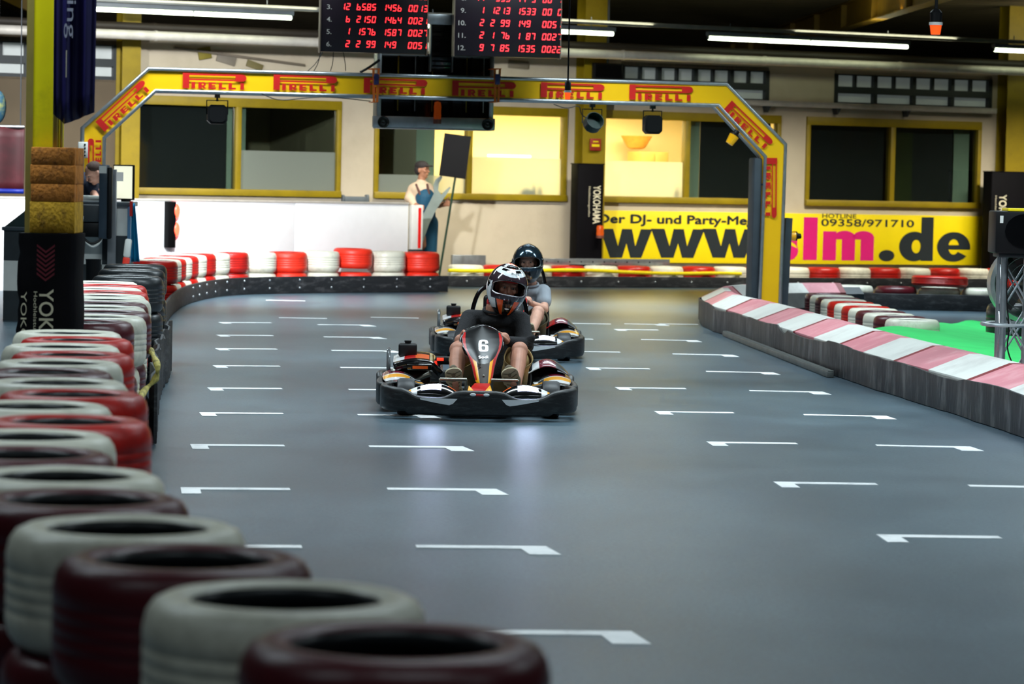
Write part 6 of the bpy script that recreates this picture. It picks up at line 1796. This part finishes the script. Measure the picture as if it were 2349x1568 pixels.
mb = MB(); mb.ell(hc + hM @ V3(0, .015, .075), (.098, .112, .075), hM.to_4x4()); mb.ell(hc + hM @ V3(0, .05, .01), (.092, .08, .09), hM.to_4x4()); mb.ell(hc + hM @ V3(0, -.115, .07), (.07, .07, .014), hM.to_4x4()); blob('cap', mb, mat('cap_dark', (40, 34, 34), .8), P, .01, 3)
mb = MB(); mb.ell(m_(966, 436), (.20, .15, .14)); mb.cap(m_(968, 440), m_(970, 500), .17, .17)
mb.cap(m_(948, 434), m_(938, 455, -.05), .088, .072); mb.cap(m_(938, 455, -.05), m_(950, 470, -.2), .070, .055)
mb.cap(m_(985, 436), m_(1000, 458, -.08), .078, .066); mb.cap(m_(1000, 458, -.08), m_(1008, 470, -.2), .066, .052)
mb.cap(m_(966, 418), m_(967, 426), .075, .09)
blob('shirt', mb, mat('figure_shirt', (206, 182, 156), .8, var=.08), P, .012, 4)
mb = MB(); mb.cap(m_(975, 455, -.08), m_(972, 500, -.03), .16, .18); mb.ell(m_(974, 448, -.10), (.12, .09, .12))
mb.cap(m_(966, 520), V3(-.10, 0, .85), .17, .12); mb.cap(m_(978, 520), V3(.10, 0, .85), .17, .12)
mb.cap(V3(-.09, 0, .95), V3(-.09, .0, .12), .125, .085); mb.cap(V3(.11, .0, .95), V3(.12, .0, .12), .125, .085)
blob('dungarees', mb, mat('figure_blue', (10, 74, 104), .7, var=.12), P, .012, 4)
for a, b in (((955, 424), (964, 446)), ((980, 424), (984, 444))):
    mb = MB(); mb.cap(m_(*a, -.10), m_(*b, -.19), .020, .020); mb.build('strap', mat('figure_strap', (90, 56, 50), .7), P)
for k in (-1, 1):
    mb = MB(); mb.ell(V3(.02 + k * .11, -.06, .05), (.06, .13, .05)); mb.build('boot', M_black, P)
# giant spanner
t = thing('giant_spanner', 'giant grey open-ended spanner held diagonally by the mechanic figure', 'spanner', L0 + m_(958, 590, -.42)); t.location.z = 0
w_ = lambda px, py: mp_(px, py, -.45) - t.location
sp = [(952, 606), (985, 512), (1001, 480), (1026, 443), (1034, 430), (1031, 428), (1018, 440), (1012, 446), (1005, 436), (1007, 420), (1015, 406), (1012, 402), (999, 412), (994, 424), (995, 444), (986, 462), (966, 500), (958, 560), (940, 606)]
mb = MB(); mb.prism([(w_(*p).x, w_(*p).z) for p in reversed(sp)], -.03, .03); o = mb.build('spanner_body', mat('spanner_grey', (112, 124, 118), .5, var=.12), t)
bz = min(w_(*p).z for p in sp)
mb = MB(); mb.box(w_(940, 606).x, w_(952, 606).x, -.05, .05, 0, bz + .02, .005); mb.build('spanner_foot', M_dgrey, t)
# ---- man leaning over the control desk
Yd = DZ + .62; b0 = A(200, 500, Yd); P = thing('person', 'man in dark navy shirt with short brown hair leaning over papers at the control desk', 'person', (b0.x, b0.y + .25, 0))
L0 = Vector((b0.x, b0.y + .25, 0)); m_ = lambda px, py, dy=0: A(px, py, Yd + dy) - L0
hM = Matrix.Rotation(math.radians(-62), 3, 'Z') @ Matrix.Rotation(math.radians(34), 3, 'X'); hc = m_(216, 398, -.1)
mb = MB(); head_prims(mb, hc, hM, 1.04); mb.cap(m_(206, 420, .05), hc + V3(0, .03, -.04), .060, .055)
mb.cap(m_(196, 440, .15), V3(0, .15, .85), .13, .12)
mb.cap(m_(212, 438, -.05), m_(222, 456, -.25), .042, .040); mb.cap(m_(222, 456, -.25), m_(196, 458, -.38), .038, .026)
hp_ = m_(190, 459, -.40)
mb.ell(hp_, (.04, .035, .018))
for k in range(4): mb.cap(hp_ + V3(-.02, -.025 + k * .018, 0), hp_ + V3(-.075, -.03 + k * .02, -.012), .009, .008, 8)
mb.cap(hp_ + V3(.01, .03, 0), hp_ + V3(-.03, .055, -.005), .011, .009, 8)
q2 = m_(288, 453, -.05); mb.cap(m_(236, 450, .1), q2 + V3(-.05, 0, 0), .036, .026)
mb.cap(m_(205, 425, .1), m_(236, 450, .1), .042, .036); mb.ell(q2, (.04, .035, .02))
for k in range(4): mb.cap(q2 + V3(.02, -.03 + k * .018, 0), q2 + V3(.07, -.03 + k * .02, -.02), .009, .008, 8)
mb.cap(q2 + V3(-.01, -.03, 0), q2 + V3(.03, -.055, -.005), .011, .009, 8)
for s in (-.1, .1): mb.cap(V3(s, .16, .85), V3(s, .14, .10), .085, .05); mb.cap(V3(s, .14, .08), V3(s, .0, .05), .05, .04)
blob('body', mb, skin_mat('skin_man', (204, 150, 128)), P, .008, 3)
eyes(P, hc, hM, 1.04)
mb = MB(); mb.ell(hc + hM @ V3(0, .022, .052), (.083, .092, .080), hM.to_4x4()); mb.ell(hc + hM @ V3(0, .055, .0), (.074, .06, .07), hM.to_4x4()); blob('hair', mb, mat('brown_hair', (66, 44, 34), .8, var=.3, scale=40, bump=.4, bscale=120), P, .007, 2)
mb = MB(); mb.cap(m_(194, 428, .12), V3(0, .16, 1.0), .165, .15); mb.cap(m_(186, 420, .1), m_(210, 420, .05), .085, .08); mb.cap(m_(208, 422, .02), m_(214, 440, -.07), .075, .066)
mb.cap(m_(186, 420, .1), m_(178, 445, 0), .08, .07); blob('shirt', mb, mat('navy_shirt', (18, 26, 48), .85, var=.15), P, .010, 4)
mb = MB(); mb.ell(V3(0, .16, .92), (.17, .13, .13))
for s in (-.1, .1): mb.cap(V3(s, .16, .88), V3(s, .14, .10), .10, .07)
blob('trousers', mb, mat('dark_trousers', (28, 30, 36), .85), P, .012, 4)
for s in (-.1, .1):
    mb = MB(); mb.ell(V3(s, .04, .045), (.05, .13, .045)); mb.build('shoe', M_black, P)
